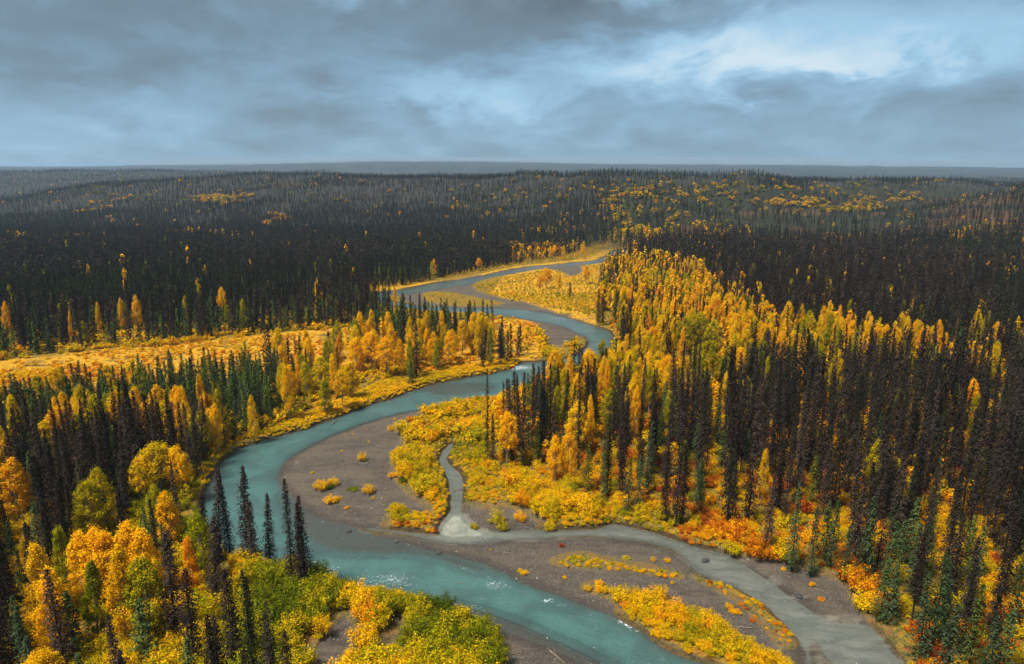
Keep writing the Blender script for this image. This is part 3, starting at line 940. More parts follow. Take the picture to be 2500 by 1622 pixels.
# (px polygon, tested height (0 = base), density, probs dark/green/gold/lime, height factors)
ZONES = [
    (LF, 0, .85, (.80, .12, .03, .05), None),
    (V([(640, 872), (700, 857), (860, 808), (1240, 805), (1240, 850), (1100, 862), (940, 895), (700, 965), (620, 990)]), 0, .36, (.35, .12, .33, .20), dict(dark=.62, green=.8)),
    (V([(-60, 892), (100, 862), (250, 845), (400, 832), (560, 817), (650, 830), (700, 852), (690, 905), (640, 950), (450, 950), (250, 950), (60, 980), (-60, 1000)]), 9, 1.0, (.08, .90, .01, .01), dict(green=1.02, dark=.6)),
    (V([(-60, 930), (60, 930), (110, 960), (90, 1010), (-60, 1030)]), 9, 1.0, (.2, .75, .02, .03), dict(green=.85, dark=.7)),
    (V([(250, 925), (640, 905), (640, 980), (480, 1010), (440, 1090), (300, 1040), (200, 1090), (100, 1120), (-60, 1090), (-60, 970)]), 14, .95, (.90, .05, .02, .03), dict(dark=.85)),
    (V([(70, 950), (130, 935), (180, 910), (230, 905), (320, 905), (400, 900), (430, 935), (490, 895), (530, 905), (535, 950), (430, 975), (320, 960), (230, 960), (90, 985)]), 12, .9, (.14, .02, .62, .22), None),
    (V([(640, 850), (680, 835), (760, 820), (800, 790), (880, 775), (950, 805), (980, 790), (1000, 775), (1060, 752), (1110, 752), (1130, 820), (1100, 850), (980, 872), (900, 870), (800, 890), (650, 900)]), 12, .45, (.22, .04, .52, .22), None),
    (V([(1110, 770), (1180, 770), (1240, 800), (1210, 840), (1120, 850)]), 10, .6, (.75, .05, .15, .05), dict(dark=.6)),
    (V([(430, 1090), (520, 1090), (760, 1340), (760, 1600), (430, 1600), (400, 1300)]), 0, .24, (.48, .34, .04, .14), dict(dark=.8)),
    (V([(300, 1130), (480, 1080), (480, 1300), (440, 1500), (300, 1500)]), 5, .42, (.56, .18, .06, .20), dict(dark=.75)),
    (RF, 0, .80, (.80, .16, .018, .022), dict(dark=.98)),
    (V([(1900, 950), (2500, 850), (2500, 1330), (2200, 1230), (1950, 1130)]), 0, .9, (.77, .21, .01, .01), dict(dark=1.06)),
    (V([(1125, 1090), (1400, 1168), (1570, 1228), (1800, 1278), (2000, 1348), (2100, 1560), (2600, 1760), (2600, 1360), (2200, 1250), (2000, 1170), (1700, 1130), (1400, 1085), (1150, 1030)]), 0, .50, (.62, .35, .01, .02), dict(dark=.95)),
    (V([(1990, 1280), (2600, 1380), (2600, 2200), (2150, 2200)]), 0, .62, (.48, .50, .005, .015), dict(dark=.9)),
    (V([(1230, 905), (1445, 855), (1500, 905), (1440, 1000), (1230, 985)]), 0, .95, (.78, .12, .06, .04), dict(dark=.66, gold=.7, lime=.7)),
    # golden belt
    (V([(1385, 610), (1480, 595), (1560, 585), (1620, 610), (1660, 650), (1700, 690), (1760, 708), (1850, 720), (1940, 720), (2060, 748), (2180, 768), (2250, 790), (2250, 828), (2130, 806), (2020, 800), (1900, 800), (1750, 812), (1680, 835),
        (1560, 860), (1500, 910), (1420, 925), (1330, 865), (1260, 855), (1215, 842), (1300, 795), (1400, 800), (1420, 760), (1375, 690), (1400, 640)]), 12, .85, (.17, .03, .62, .18), dict(dark=.8)),
    (V([(1380, 600), (1500, 580), (1640, 610), (1680, 680), (1560, 660), (1400, 650)]), 10, .8, (.20, .03, .56, .21), dict(dark=.75, gold=.85, lime=.85)),
    (V([(1700, 820), (2250, 835), (2250, 870), (1700, 860)]), 13, 1.0, (.90, .03, .06, .01), None),
    (V([(2200, 740), (2500, 740), (2500, 870), (2250, 860)]), 12, .9, (.70, .16, .11, .03), None),
    (V([(1660, 640), (1720, 640), (1800, 700), (1720, 700)]), 12, .8, (.7, .05, .22, .03), None),
    (V([(1180, 560), (1380, 558), (1380, 590), (1300, 600), (1190, 590)]), 8, .8, (.60, .0, .33, .07), dict(gold=.6, lime=.6, dark=.6)),
]
FARZ = [   # stands on the slopes (tested at the base)
    (V([(1080, 430), (1440, 430), (1440, 570), (1300, 560), (1150, 520)]), .85, (.74, .12, .05, .09), 'blotch'),
    (V([(1400, 440), (1560, 432), (1700, 432), (1730, 480), (1720, 560), (1580, 578), (1470, 585), (1400, 540)]), .9, (.20, .04, .42, .34), 'blotch'),
    (V([(1700, 428), (2240, 430), (2240, 462), (2060, 470), (1870, 478), (1700, 484)]), .8, (.26, .05, .22, .47), 'blotch'),
    (V([(1730, 484), (2110, 478), (2130, 560), (1900, 600), (1700, 575)]), .42, (.80, .06, .06, .08), 'blotch'),
    (V([(1800, 460), (1860, 462), (1875, 486), (1790, 486)]), 1, (.02, 0, .85, .13), None),
    (V([(1925, 480), (1990, 470), (2045, 480), (2030, 500), (1925, 502)]), 1, (.05, 0, .45, .5), None),
    (V([(2040, 462), (2105, 452), (2112, 476), (2045, 478)]), 1, (.05, 0, .85, .1), None),
    (V([(2110, 440), (2500, 430), (2500, 600), (2150, 570)]), .55, (.86, .10, .02, .02), 'blotch'),
    (V([(170, 500), (230, 470), (265, 450), (265, 472), (180, 508)]), 1, (.05, 0, .75, .2), None),
    (V([(222, 438), (262, 430), (268, 446), (228, 452)]), 1, (.0, 0, .0, 1), None),
    (V([(450, 462), (545, 452), (548, 476), (480, 485)]), 1, (.1, 0, .6, .3), None),
    (V([(628, 500), (646, 500), (650, 530), (632, 532)]), .8, (.1, 0, .9, 0), None),
    (V([(0, 550), (165, 552), (165, 562), (0, 562)]), .7, (.6, 0, .35, .05), None),
    (V([(460, 542), (525, 542), (525, 556), (460, 556)]), .7, (.6, 0, .3, .1), None),
    (V([(1085, 470), (1100, 462), (1102, 480), (1088, 485)]), .9, (.0, 0, .8, .2), None),
    (V([(700, 440), (800, 445), (800, 480), (700, 480)]), .8, (.85, 0, .05, .1), 'blotch'),
]


def jitter_grid(y0, y1, st, wide=.93, pad=35):
    ys = np.arange(y0, y1, st)
    out = []
    for y in ys:
        w = wide * y + pad
        xs = np.arange(-w, w, st)
        out.append(np.stack([xs, np.full(len(xs), y)], 1))
    p = np.concatenate(out)
    return p + rng.uniform(-.48, .48, p.shape) * st


cand = np.concatenate([jitter_grid(50, 330, 3.25), jitter_grid(330, 700, 4.0), jitter_grid(700, 1250, 5.6), jitter_grid(1250, 1900, 9), jitter_grid(1900, 3300, 14)])
cx, cy = cand.T
c_sdw, c_gr, c_grall, c_z = plan(cx, cy)
bu, bv = project(cx, cy, c_z)
PB = np.stack([bu, bv], 1)
n = len(cand)
pk = rng.random(n)
dens = np.zeros(n)
probs = np.tile(np.array([.86, .115, .012, .013]), (n, 1))
hf = np.ones((n, 4))
hf[:, 0] = .80
okbase = inside(PB, RF) | inside(PB, LF) | inside(PB, UL) | inside(PB, G2) | (cy > 740)
ul = inside(PB, UL)
probs[ul] = (.80, .19, .004, .006)
dens[okbase] = 1.0
dens[inside(PB, G2)] = .6
probs[inside(PB, G2)] = (.08, .92, 0, 0)
edge_ul = inside(PB, V([(-900, 860), (-50, 838), (200, 813), (400, 800), (600, 776), (850, 756), (905, 735), (905, 700), (840, 705), (600, 735), (400, 755), (-900, 790)]))
probs[edge_ul] = (.55, .42, .01, .02)
dens[edge_ul] = .6
tops = {}
for poly, hh, de, pr, fac in ZONES:
    if hh == 0:
        Pt = PB
    else:
        if hh not in tops:
            tu, tv_ = project(cx, cy, c_z + hh)
            tops[hh] = np.stack([tu, tv_], 1)
        Pt = tops[hh]
    m = inside(Pt, poly) & okbase
    dens[m] = de
    probs[m] = pr
    hf[m] = 1
    hf[m, 0] = .85
    if fac:
        for k, v in fac.items():
            hf[m, ['dark', 'green', 'gold', 'lime'].index(k)] = v
bl = fbm(cx, cy, 28, 3)
PBW = PB + np.stack([(fbm(cx, cy, 70, 3) - .5) * 230, (fbm(cx + 500, cy, 70, 3) - .5) * 40], 1)
for poly, de, pr, how in FARZ:
    m = inside(PBW, poly) & (cy > 600)
    if how == 'blotch':
        b = m & (bl > .5)
        dens[m] = de
        probs[b] = pr
    else:
        dens[m] = de
        probs[m] = pr
# the golden belt thins into dark clumps
mnear = (cy < 700)
blo = fbm(cx + 300, cy, 16, 3)
gmask = mnear & (probs[:, 2] > .4)
nearr = inside(PB, RF) & (cy < 250)
probs[nearr, 2] *= .35
nearl = (cx < 0) & (cy < 150)
probs[nearl, 2] *= .12
probs[nearl, 3] *= .5
probs[nearl, 0] += .15
shift = sstep(blo, .50, .62) * .55
probs[gmask, 0] += shift[gmask]
inr = inside(PB, RF) & (cy < 420)
clump = fbm(cx + 11, cy * .7, 8, 2)
dens *= np.where(inr & (cy < 300), .80, 1.0)
dens *= np.where(inr, .52 + .48 * sstep(clump, .36, .52), 1)
dens *= np.where(c_grall > .3, 0, 1)
dens *= np.where(c_sdw < np.where(cy > 330, 5.0, 2.2), 0, 1)
dens *= np.where((cy > 1000), 1 - .45 * sstep(fbm(cx, cy, 80, 4), .5, .62), 1)
openh = inside(PBW, hill_red_px)
dens[openh] *= .42
keep = pk < dens
cx, cy, c_z, probs, hf = cx[keep], cy[keep], c_z[keep], probs[keep], hf[keep]
n = len(cx)
cum = np.cumsum(probs / probs.sum(1, keepdims=True), 1)
kid = (rng.random(n)[:, None] > cum).sum(1).clip(0, 3)
hfac = hf[np.arange(n), kid]
rk = rng.random(n)
Hm = np.select([kid == 0, kid == 1, kid == 2, kid == 3], [15 + 9.5 * rk ** .8, 7.5 + 6.5 * rk, 11 + 6 * rk, 9 + 6.5 * rk]) * hfac
Hm *= np.where(cy > 1000, .68, np.where(cy > 600, 1 - .32 * sstep(cy, 600, 1000), 1.0))
young = (kid == 0) & (rng.random(n) < .16)
Hm[young] *= .6
Rm = np.select([kid == 0, kid == 1, kid == 2, kid == 3], [1.05 + .70 * rng.random(n) ** 1.3, .12 * Hm + .2 + .35 * rng.random(n), 1.6 + 1.2 * rng.random(n), 1.5 + 1.2 * rng.random(n)])
Rm *= np.where(cy > 1000, np.where(kid >= 2, 1.5, .85), 1.0)
tn = fbm(cx, cy, 22, 2)
Ti = np.select([kid == 0, kid == 1, kid == 2, kid == 3],
               [np.clip(.1 + .55 * rng.random(n) ** 1.3 + .25 * (rng.random(n) < .12), 0, 1), .15 + .75 * rng.random(n) ** 1.4, (.43 + .25 * tn) + rng.normal(size=n) * .06, .27 + .12 * rng.random(n)])
Ti = np.clip(Ti, 0, 1)
hillmute = (cy > 780) & (kid == 2)
Ti[hillmute] = .40 + .22 * rng.random(hillmute.sum())
hm3 = (cy > 780) & (kid == 3)
Ti[hm3] = .02 + .34 * rng.random(hm3.sum()) ** 1.2
hb = (cy > 780) & (kid >= 2)
Hm[hb] *= .62
Rm[hb] *= 1.25
gp = fbm(cx - 200, cy, 90, 3)
dk = (kid == 0) & (cy > 260)
Ti[dk] = np.clip(Ti[dk] + (gp[dk] - .46) * np.where(cy[dk] > 780, .8, 1.5), 0, 1)
fd_ = (kid == 0) & (cy > 780)
Ti[fd_] = .42 + .38 * Ti[fd_]
fg = (kid == 1) & (cy > 780) & (rng.random(n) < .6)
kid[fg] = 0
Ti[fg] = .8
Rm[fg] = 1.1
trees = dict(x=cx, y=cy, z=c_z - .15, h=Hm, r=Rm, t=Ti, k=kid)

# ------------------------------------------------------------------ single trees placed one by one
# (kind, u, v_top, v_base or None, height if no base, radius, tint, label, variant) in the 2380-wide view
HAND = [
    ('dark_spruce', 510, 1088, 1300, 0, 1.7, .15, 'ragged dark spruce leaning at the left river bank, leftmost against the water', 4),
    ('dark_spruce', 537, 1095, 1291, 0, 1.25, .12, 'narrow brown spruce between two ragged ones on the left river bank', 2),
    ('dark_spruce', 576, 1084, 1315, 0, 1.9, .10, 'tallest ragged dark spruce standing against the turquoise river bend', 4),
    ('dark_spruce', 590, 1165, 1322, 0, 1.4, .06, 'shorter spruce crowding the right side of the tallest bank spruce', 0),
    ('dark_spruce', 627, 1133, 1308, 0, 1.45, .08, 'lone slim dark spruce beside the water', 2),
    ('dark_spruce', 681, 1118, 1362, 0, 1.2, .10, 'tall left spruce of the dark trio standing in green willows by the river', 0),
    ('dark_spruce', 700, 1164, 1368, 0, 1.3, .10, 'middle spruce of the dark trio standing in green willows by the river', 2),
    ('dark_spruce', 713, 1154, 1366, 0, 1.5, .08, 'right spruce of the dark trio standing in green willows by the river', 4),
    ('dark_spruce', 504, 1208, 1405, 0, 1.6, .05, 'thick grey brown spruce in front of the leaning bank spruce', 3),
    ('dark_spruce', 411, 1237, 1500, 0, 1.8, .05, 'grey dead spruce beside the small orange poplar at lower left', 3),
    ('dark_spruce', 418, 1075, 1240, 0, 1.2, .25, 'thin dark spruce right of the wide yellow green poplar', 2),
    ('dark_spruce', 455, 1330, 1560, 0, 1.5, .1, 'brown spruce rising in green willows near the bottom left', 3),
    ('dark_spruce', 548, 1330, 1560, 0, 1.6, .1, 'reddish brown spruce in yellow green willows near the bottom edge', 0),
    ('dark_spruce', 12, 1240, 1600, 0, 2.4, .08, 'dark spruce at the far left edge of the picture', 1),
    ('dark_spruce', 118, 1325, None, 17, 1.6, .02, 'reddish dead spruce between yellow and lime poplars at lower left', 1),
    ('dark_spruce', 1133, 856, 1076, 0, .95, .3, 'tallest lone spruce at the left edge of the right bank forest', 6),
    ('dark_spruce', 1146, 960, 1085, 0, 1.1, .3, 'short dark spruce right beside the tallest lone spruce', 2),
    ('dark_spruce', 1172, 890, 1075, 0, 1.1, .3, 'slim spruce second from the left edge of the right forest', 6),
    ('dark_spruce', 1190, 880, 1080, 0, 1.1, .25, 'slim spruce third from the left edge of the right forest', 2),
    ('dark_spruce', 1212, 865, 1090, 0, 1.3, .2, 'tall spruce fourth from the left edge of the right forest', 3),
    ('dark_spruce', 1570, 905, 1225, 0, 1.6, .4, 'tall spruce standing forward of the right forest over red ground cover', 3),
    ('dark_spruce', 1690, 880, 1240, 0, 1.8, .0, 'tall thick grey spruce at the front of the right forest', 3),
    ('dark_spruce', 1738, 880, 1215, 0, 1.9, .02, 'broad grey brown spruce column at the front of the right forest', 0),
    ('dark_spruce', 1780, 1100, 1290, 0, 1.3, .02, 'brown spruce in front of the broad grey column', 3),
    ('dark_spruce', 905, 650, 715, 0, 1.5, .2, 'dark spruce clump tree beside the far river bend', 0),
    ('dark_spruce', 890, 655, 718, 0, 1.3, .2, 'left dark spruce beside the far river bend', 1),
    ('dark_spruce', 976, 683, 735, 0, 1.3, .1, 'lone dark spruce on the gravel island upstream', 0),
    ('dark_spruce', 1390, 675, 752, 0, 1.7, .1, 'dark spruce left edge of the golden grove upstream', 0),
    ('dark_spruce', 1400, 680, 756, 0, 1.7, .1, 'dark spruce second at the left edge of the golden grove', 3),
    ('dark_spruce', 1325, 655, 690, 0, 1.6, .3, 'small dark spruce in the yellow meadow inside the river loop', 1),
    ('dark_spruce', 1058, 732, 790, 0, 1.3, .4, 'dark spruce on the bank below the far channel', 0),
    ('green_spruce', 1060, 745, 790, 0, 1.7, .1, 'green spruce below the far channel bank', 1),
    ('green_spruce', 955, 838, 893, 0, 1.9, .3, 'single green spruce between orange poplars on the left bank', 0),
    ('green_spruce', 50, 1488, None, 9, 1.7, .05, 'blue green spruce at the bottom left corner', 2),
    ('green_spruce', 180, 1520, None, 8, 1.6, .4, 'green spruce under the bright yellow poplar at the bottom', 3),
    ('green_spruce', 155, 1380, None, 11, 2.4, .45, 'mid green spruce left of the bright yellow poplar', 0),
    ('green_spruce', 320, 1400, None, 11, 2.4, .5, 'green spruce below the lime poplar right of the bright yellow one', 4),
    ('green_spruce', 430, 1490, None, 10, 1.8, .5, 'yellow green spruce near the bottom at left', 5),
    ('green_spruce', 1458, 1065, 1195, 0, 1.5, .2, 'left green spruce of the pair at the right forest edge', 1),
    ('green_spruce', 1482, 1060, 1190, 0, 1.5, .25, 'right green spruce of the pair at the right forest edge', 2),
    ('green_spruce', 1403, 1042, 1165, 0, 1.3, .5, 'slim green spruce left of the green pair', 3),
    ('green_spruce', 1625, 1075, 1200, 0, 1.3, .3, 'green spruce right of the tall forward spruce', 0),
    ('green_spruce', 1700, 1090, 1220, 0, 1.3, .1, 'blue green spruce before the thick grey spruce', 4),
    ('green_spruce', 1840, 1105, 1320, 0, 1.7, .25, 'tall green spruce on the bank above the grey flat', 1),
    ('green_spruce', 1885, 1165, 1330, 0, 1.5, .1, 'green spruce second on the bank above the grey flat', 2),
    ('green_spruce', 1960, 1215, 1345, 0, 1.4, .1, 'short green spruce at the orange bank above the grey flat', 5),
    ('green_spruce', 1928, 1160, 1320, 0, 1.6, .2, 'dark green spruce behind the short one on the orange bank', 0),
    ('green_spruce', 2010, 1155, 1360, 0, 2.0, .3, 'broad green spruce on the bank above the right gravel', 3),
    ('green_spruce', 2045, 1290, 1440, 0, 1.7, .4, 'green spruce next to the golden shrub on the right bank', 1),
    ('green_spruce', 2068, 1310, 1450, 0, 1.5, .15, 'blue green spruce beside the golden shrub on the right bank', 4),
    ('green_spruce', 2135, 1330, 1530, 0, 2.0, .2, 'pair mate green spruce near the lower right bank', 2),
    ('green_spruce', 2165, 1280, 1520, 0, 2.0, .35, 'tall green spruce near the lower right bank', 0),
    ('green_spruce', 2226, 1400, None, 14, 2.3, .1, 'large blue green spruce at the bottom of the right bank', 1),
    ('green_spruce', 2285, 1355, None, 14, 1.9, .7, 'yellow green spruce near the bottom right', 5),
    ('green_spruce', 2325, 1430, None, 11, 1.8, .1, 'blue green spruce near the bottom right corner', 2),
    ('golden_poplar', 22, 1072, None, 14, 3.3, .69, 'orange poplar at the far left edge of the picture', 0),
    ('lime_poplar', 222, 1095, None, 14, 2.3, .42, 'yellow green poplar behind the rounder lime one at left', 1),
    ('lime_poplar', 196, 1125, None, 12, 2.9, .36, 'round lime poplar left of the wide crowned tree', 1),
    ('golden_poplar', 362, 1032, None, 13, 4.4, .47, 'wide crowned yellow green poplar with pale bare trunks', 3),
    ('golden_poplar', 408, 1040, None, 12, 2.8, .62, 'orange tipped crown on the right of the wide poplar', 2),
    ('golden_poplar', 322, 1065, None, 11, 2.6, .5, 'smaller yellow crown on the left of the wide poplar', 3),
    ('golden_poplar', 178, 1245, None, 13, 2.8, .62, 'leftmost crown of the big orange poplar clump', 0),
    ('golden_poplar', 215, 1232, None, 14, 3.0, .64, 'second crown of the big orange poplar clump', 2),
    ('golden_poplar', 250, 1240, None, 14, 3.2, .66, 'middle crown of the big orange poplar clump', 5),
    ('golden_poplar', 290, 1222, None, 15, 3.2, .63, 'tallest crown of the big orange poplar clump', 0),
    ('golden_poplar', 328, 1238, None, 14, 3.0, .62, 'rightmost crown of the big orange poplar clump', 2),
    ('golden_poplar', 264, 1283, None, 16, 2.8, .60, 'bright yellow poplar in front of the orange clump', 4),
    ('lime_poplar', 140, 1233, None, 12, 1.9, .30, 'pointed lime poplar left of the orange clump', 0),
    ('lime_poplar', 204, 1316, None, 13, 2.0, .22, 'slim green poplar left of the bright yellow one', 2),
    ('lime_poplar', 332, 1305, None, 14, 3.2, .33, 'broad lime poplar right of the bright yellow one', 3),
    ('golden_poplar', 78, 1273, None, 14, 2.8, .57, 'yellow poplar near the left edge above the orange one', 1),
    ('golden_poplar', 106, 1335, None, 14, 2.8, .61, 'orange yellow poplar leaning before the yellow one at left', 5),
    ('golden_poplar', 432, 1252, None, 11, 1.7, .76, 'small orange poplar beside a grey dead spruce', 4),
    ('golden_poplar', 90, 1522, None, 9, 2.8, .59, 'golden crown at the bottom left corner', 3),
    ('golden_poplar', 592, 910, 1022, 0, 1.7, .54, 'lone slender yellow poplar at the left river bank', 5),
    ('golden_poplar', 1178, 962, 1090, 0, 2.6, .63, 'open orange poplar at the left edge of the right forest', 3),
    ('golden_poplar', 1290, 1020, 1130, 0, 2.2, .63, 'shorter orange poplar of the pair before the right forest', 2),
    ('golden_poplar', 1320, 997, 1125, 0, 2.3, .63, 'taller orange poplar of the pair before the right forest', 5),
    ('golden_poplar', 1375, 925, None, 15, 1.7, .62, 'narrow golden poplar among dark spruces behind the orange pair', 4),
    ('golden_poplar', 1480, 905, None, 14, 1.8, .65, 'orange poplar top deep in the dark right forest', 5),
    ('golden_poplar', 1415, 840, None, 15, 1.7, .65, 'tall orange poplar at the lower end of the golden grove', 4),
    ('golden_poplar', 1768, 1050, 1180, 0, 1.5, .58, 'thin yellow poplar at the edge beside the grey brown spruces', 4),
    ('golden_poplar', 1113, 599, 628, 0, 2.8, .69, 'lone orange tree on the far bank of the upper channel', 3),
    ('lime_poplar', 1005, 606, 645, 0, 1.9, .38, 'lime poplar at the dark forest edge by the upper channel', 0),
    ('golden_poplar', 1270, 624, 672, 0, 3.8, .65, 'broad orange tree in the yellow meadow inside the river loop', 3),
    ('golden_poplar', 1256, 640, 676, 0, 2.4, .67, 'smaller orange tree left of the broad one in the loop meadow', 0),
    ('golden_poplar', 1300, 640, 678, 0, 2.0, .56, 'yellow tree right of the broad orange one in the loop meadow', 1),
    ('golden_poplar', 1362, 618, 660, 0, 2.8, .65, 'orange tree by the grove edge above the loop meadow', 2),
    ('golden_poplar', 1280, 575, 606, 0, 1.8, .67, 'orange tree on the upper bank left of the lime ones', 3),
    ('golden_poplar', 1311, 570, 605, 0, 1.9, .52, 'yellow green tree on the upper bank', 0),
    ('golden_poplar', 1355, 568, 600, 0, 2.2, .62, 'golden tree on the upper bank near the river head', 3),
    ('golden_poplar', 918, 664, 722, 0, 1.3, .67, 'thin orange tree beside the dark spruces at the far bend', 4),
    ('golden_poplar', 8, 706, None, 15, 2.2, .65, 'orange poplar top at the left edge above the meadow', 5),
    ('golden_poplar', 225, 706, None, 15, 1.9, .59, 'golden poplar top in the dark forest above the meadow, left', 4),
    ('golden_poplar', 277, 697, None, 16, 1.5, .65, 'narrow orange poplar top in the dark forest above the meadow', 4),
    ('golden_poplar', 312, 691, None, 16, 2.6, .61, 'golden poplar top right of the narrow orange one', 5),
    ('golden_poplar', 513, 672, None, 15, 2.7, .61, 'golden poplar top alone in the dark forest', 2),
    ('golden_poplar', 157, 727, None, 14, 1.2, .67, 'small orange top near the left in the dark forest', 1),
    ('golden_poplar', 475, 616, None, 12, 1.6, .6, 'tiny yellow top far in the dark forest', 0),
    ('golden_poplar', 825, 792, None, 13, 3.6, .61, 'left crown of the wide golden grove on the left bank', 0),
    ('golden_poplar', 860, 777, None, 14, 4.0, .61, 'highest crown of the wide golden grove on the left bank', 3),
    ('golden_poplar', 897, 790, None, 14, 3.8, .63, 'right crown of the wide golden grove on the left bank', 2),
    ('golden_poplar', 1074, 750, None, 14, 3.2, .59, 'tall golden crown on the left bank above the river', 0),
    ('golden_poplar', 1045, 775, None, 13, 2.8, .61, 'golden crown left of the tallest above the river', 5),
    ('golden_poplar', 987, 768, None, 13, 2.0, .61, 'narrow golden tree between groves on the left bank', 1),
    ('lime_poplar', 745, 832, None, 13, 3.4, .44, 'yellow green poplar at the left bank grove', 1),
    ('lime_poplar', 708, 845, None, 12, 2.4, .40, 'lime poplar left in the bank grove', 0),
    ('golden_poplar', 690, 828, None, 14, 1.8, .63, 'orange poplar behind the lime ones on the left bank', 1),
    ('golden_poplar', 792, 862, None, 12, 2.6, .58, 'yellow poplar in front of the wide golden grove', 3),
    ('lime_poplar', 1598, 742, None, 15, 4.0, .36, 'left part of the big green crown in the golden belt', 1),
    ('lime_poplar', 1630, 731, None, 16, 4.2, .34, 'top of the big green crown in the golden belt', 3),
    ('lime_poplar', 1660, 748, None, 14, 3.6, .38, 'right part of the big green crown in the golden belt', 1),
    ('lime_poplar', 1660, 795, None, 15, 2.6, .34, 'lime poplar below the big green crown', 2),
    ('golden_poplar', 1585, 765, None, 15, 1.8, .65, 'orange poplar before the big green crown', 4),
]
hx, hy, hz, hh_, hr, ht, hk, hl, hv_ = [], [], [], [], [], [], [], [], []
for kd, u, vt, vb, hgt, rad, ti, lab, var in HAND:
    u_, vt_ = u * 1.0504, vt * 1.0504
    if vb is not None:
        x, y = place(u_, vb * 1.0504, 1.2)
        # height from the top pixel
        yy = (CY - vt_) / FPX
        # solve up/d = yy
        Hh = CAM_H - (y * (SP - yy * CP)) / (CP + yy * SP)
        hgt = float(Hh) - 1.2
    else:
        x, y = place(u_, vt_, hgt + 1.2)
    hx.append(float(x)); hy.append(float(y)); hh_.append(float(hgt)); hr.append(rad * (.88 if kd == 'golden_poplar' else 1)); ht.append(ti); hk.append(KINDS.index(kd)); hl.append(lab); hv_.append(var)
hx, hy = np.array(hx), np.array(hy)
_, _, _, hz = plan(hx, hy)
# clear scattered trees that would stand inside or in front of a placed one
clear = np.zeros(n, bool)
for x, y, r in zip(hx, hy, hr):
    d = np.hypot(cx - x, cy - y)
    clear |= d < (r * .8 + .9)
for i, (kd, u, vt, vb, hgt, rad, *_r) in enumerate(HAND):
    if hk[i] in (2, 3) or (hk[i] == 0 and u < 760 and vt > 1050) or (hk[i] == 1 and vt > 1000) or (hk[i] == 0 and 1000 < u < 1250):
        # nothing tall right in front (towards the camera)
        dist = math.hypot(hx[i], hy[i])
        ux, uy = hx[i] / dist, hy[i] / dist
        rx, ry = cx - hx[i], cy - hy[i]
        along = -(rx * ux + ry * uy)
        across = np.abs(rx * uy - ry * ux)
        # a tree of height H at this spot hides the placed one below the ray
        ray = CAM_H - (CAM_H - hh_[i] * .40) * (dist - along) / dist
        clear |= (along > 0) & (along < 60) & (across < rad + .3) & (Hm > ray)
for q in (V([(482, 1080), (740, 1100), (760, 1290), (640, 1320), (500, 1290)]),):
    tu, tv_ = project(cx, cy, c_z + Hm)
    clear |= inside(np.stack([tu, tv_], 1), q) & (cy < 200)
tu, tv_ = project(cx, cy, c_z + Hm)
bu2, bv2 = project(cx, cy, c_z)
clear |= inside(np.stack([tu, tv_], 1), V([(1130, 690), (1430, 690), (1415, 792), (1330, 788), (1250, 838), (1185, 850), (1130, 850)])) & inside(np.stack([bu2, bv2], 1), RF)
for k in trees:
    trees[k] = trees[k][~clear]
print('trees', len(trees['x']), round(time.time() - T0, 1))

# ------------------------------------------------------------------ shrubs
GREENISH = [Z4([(1000, 400), (1180, 390), (1200, 520), (1100, 560), (1000, 560), (960, 500)]), Z4([(150, 1040), (430, 1060), (480, 1150), (420, 1300), (250, 1400), (100, 1400), (0, 1200)]), Z4([(770, 1280), (1000, 1260), (1180, 1400), (1200, 1500), (1000, 1500), (760, 1420)]),
            Z4([(660, 760), (780, 760), (860, 830), (860, 880), (680, 890)]), Z5([(960, 1230), (1060, 1210), (1130, 1330), (1000, 1320)]), Z5([(430, 1140), (530, 1140), (520, 1190), (440, 1190)]), Z5([(1020, 1380), (1130, 1400), (1160, 1520), (1040, 1540)]),
            Z3([(600, 680), (980, 650), (1000, 1000), (700, 1000)]), Z5([(320, 650), (440, 650), (440, 720), (330, 720)]), Z5([(300, 1030), (500, 1010), (640, 1050), (500, 1080)]),
            V([(850, 740), (1000, 740), (1150, 760), (1000, 790)])]
REDDISH = [Z5([(880, 860), (1100, 900), (1400, 1000), (1400, 1050), (1100, 1000), (900, 930)]), Z6([(200, 940), (600, 1000), (640, 1140), (500, 1120), (250, 1050)]), Z6([(560, 1150), (640, 1130), (900, 1380), (1000, 1544), (880, 1544), (700, 1360)]), Z5([(980, 1110), (1400, 1290), (1480, 1450), (1350, 1400), (1150, 1230)]),
           Z4([(660, 850), (960, 850), (960, 915), (700, 900)]), Z4([(520, 1240), (640, 1300), (600, 1544), (470, 1544)])]
DARKLOW = V([(560, 1000), (900, 890), (900, 925), (600, 1035)])


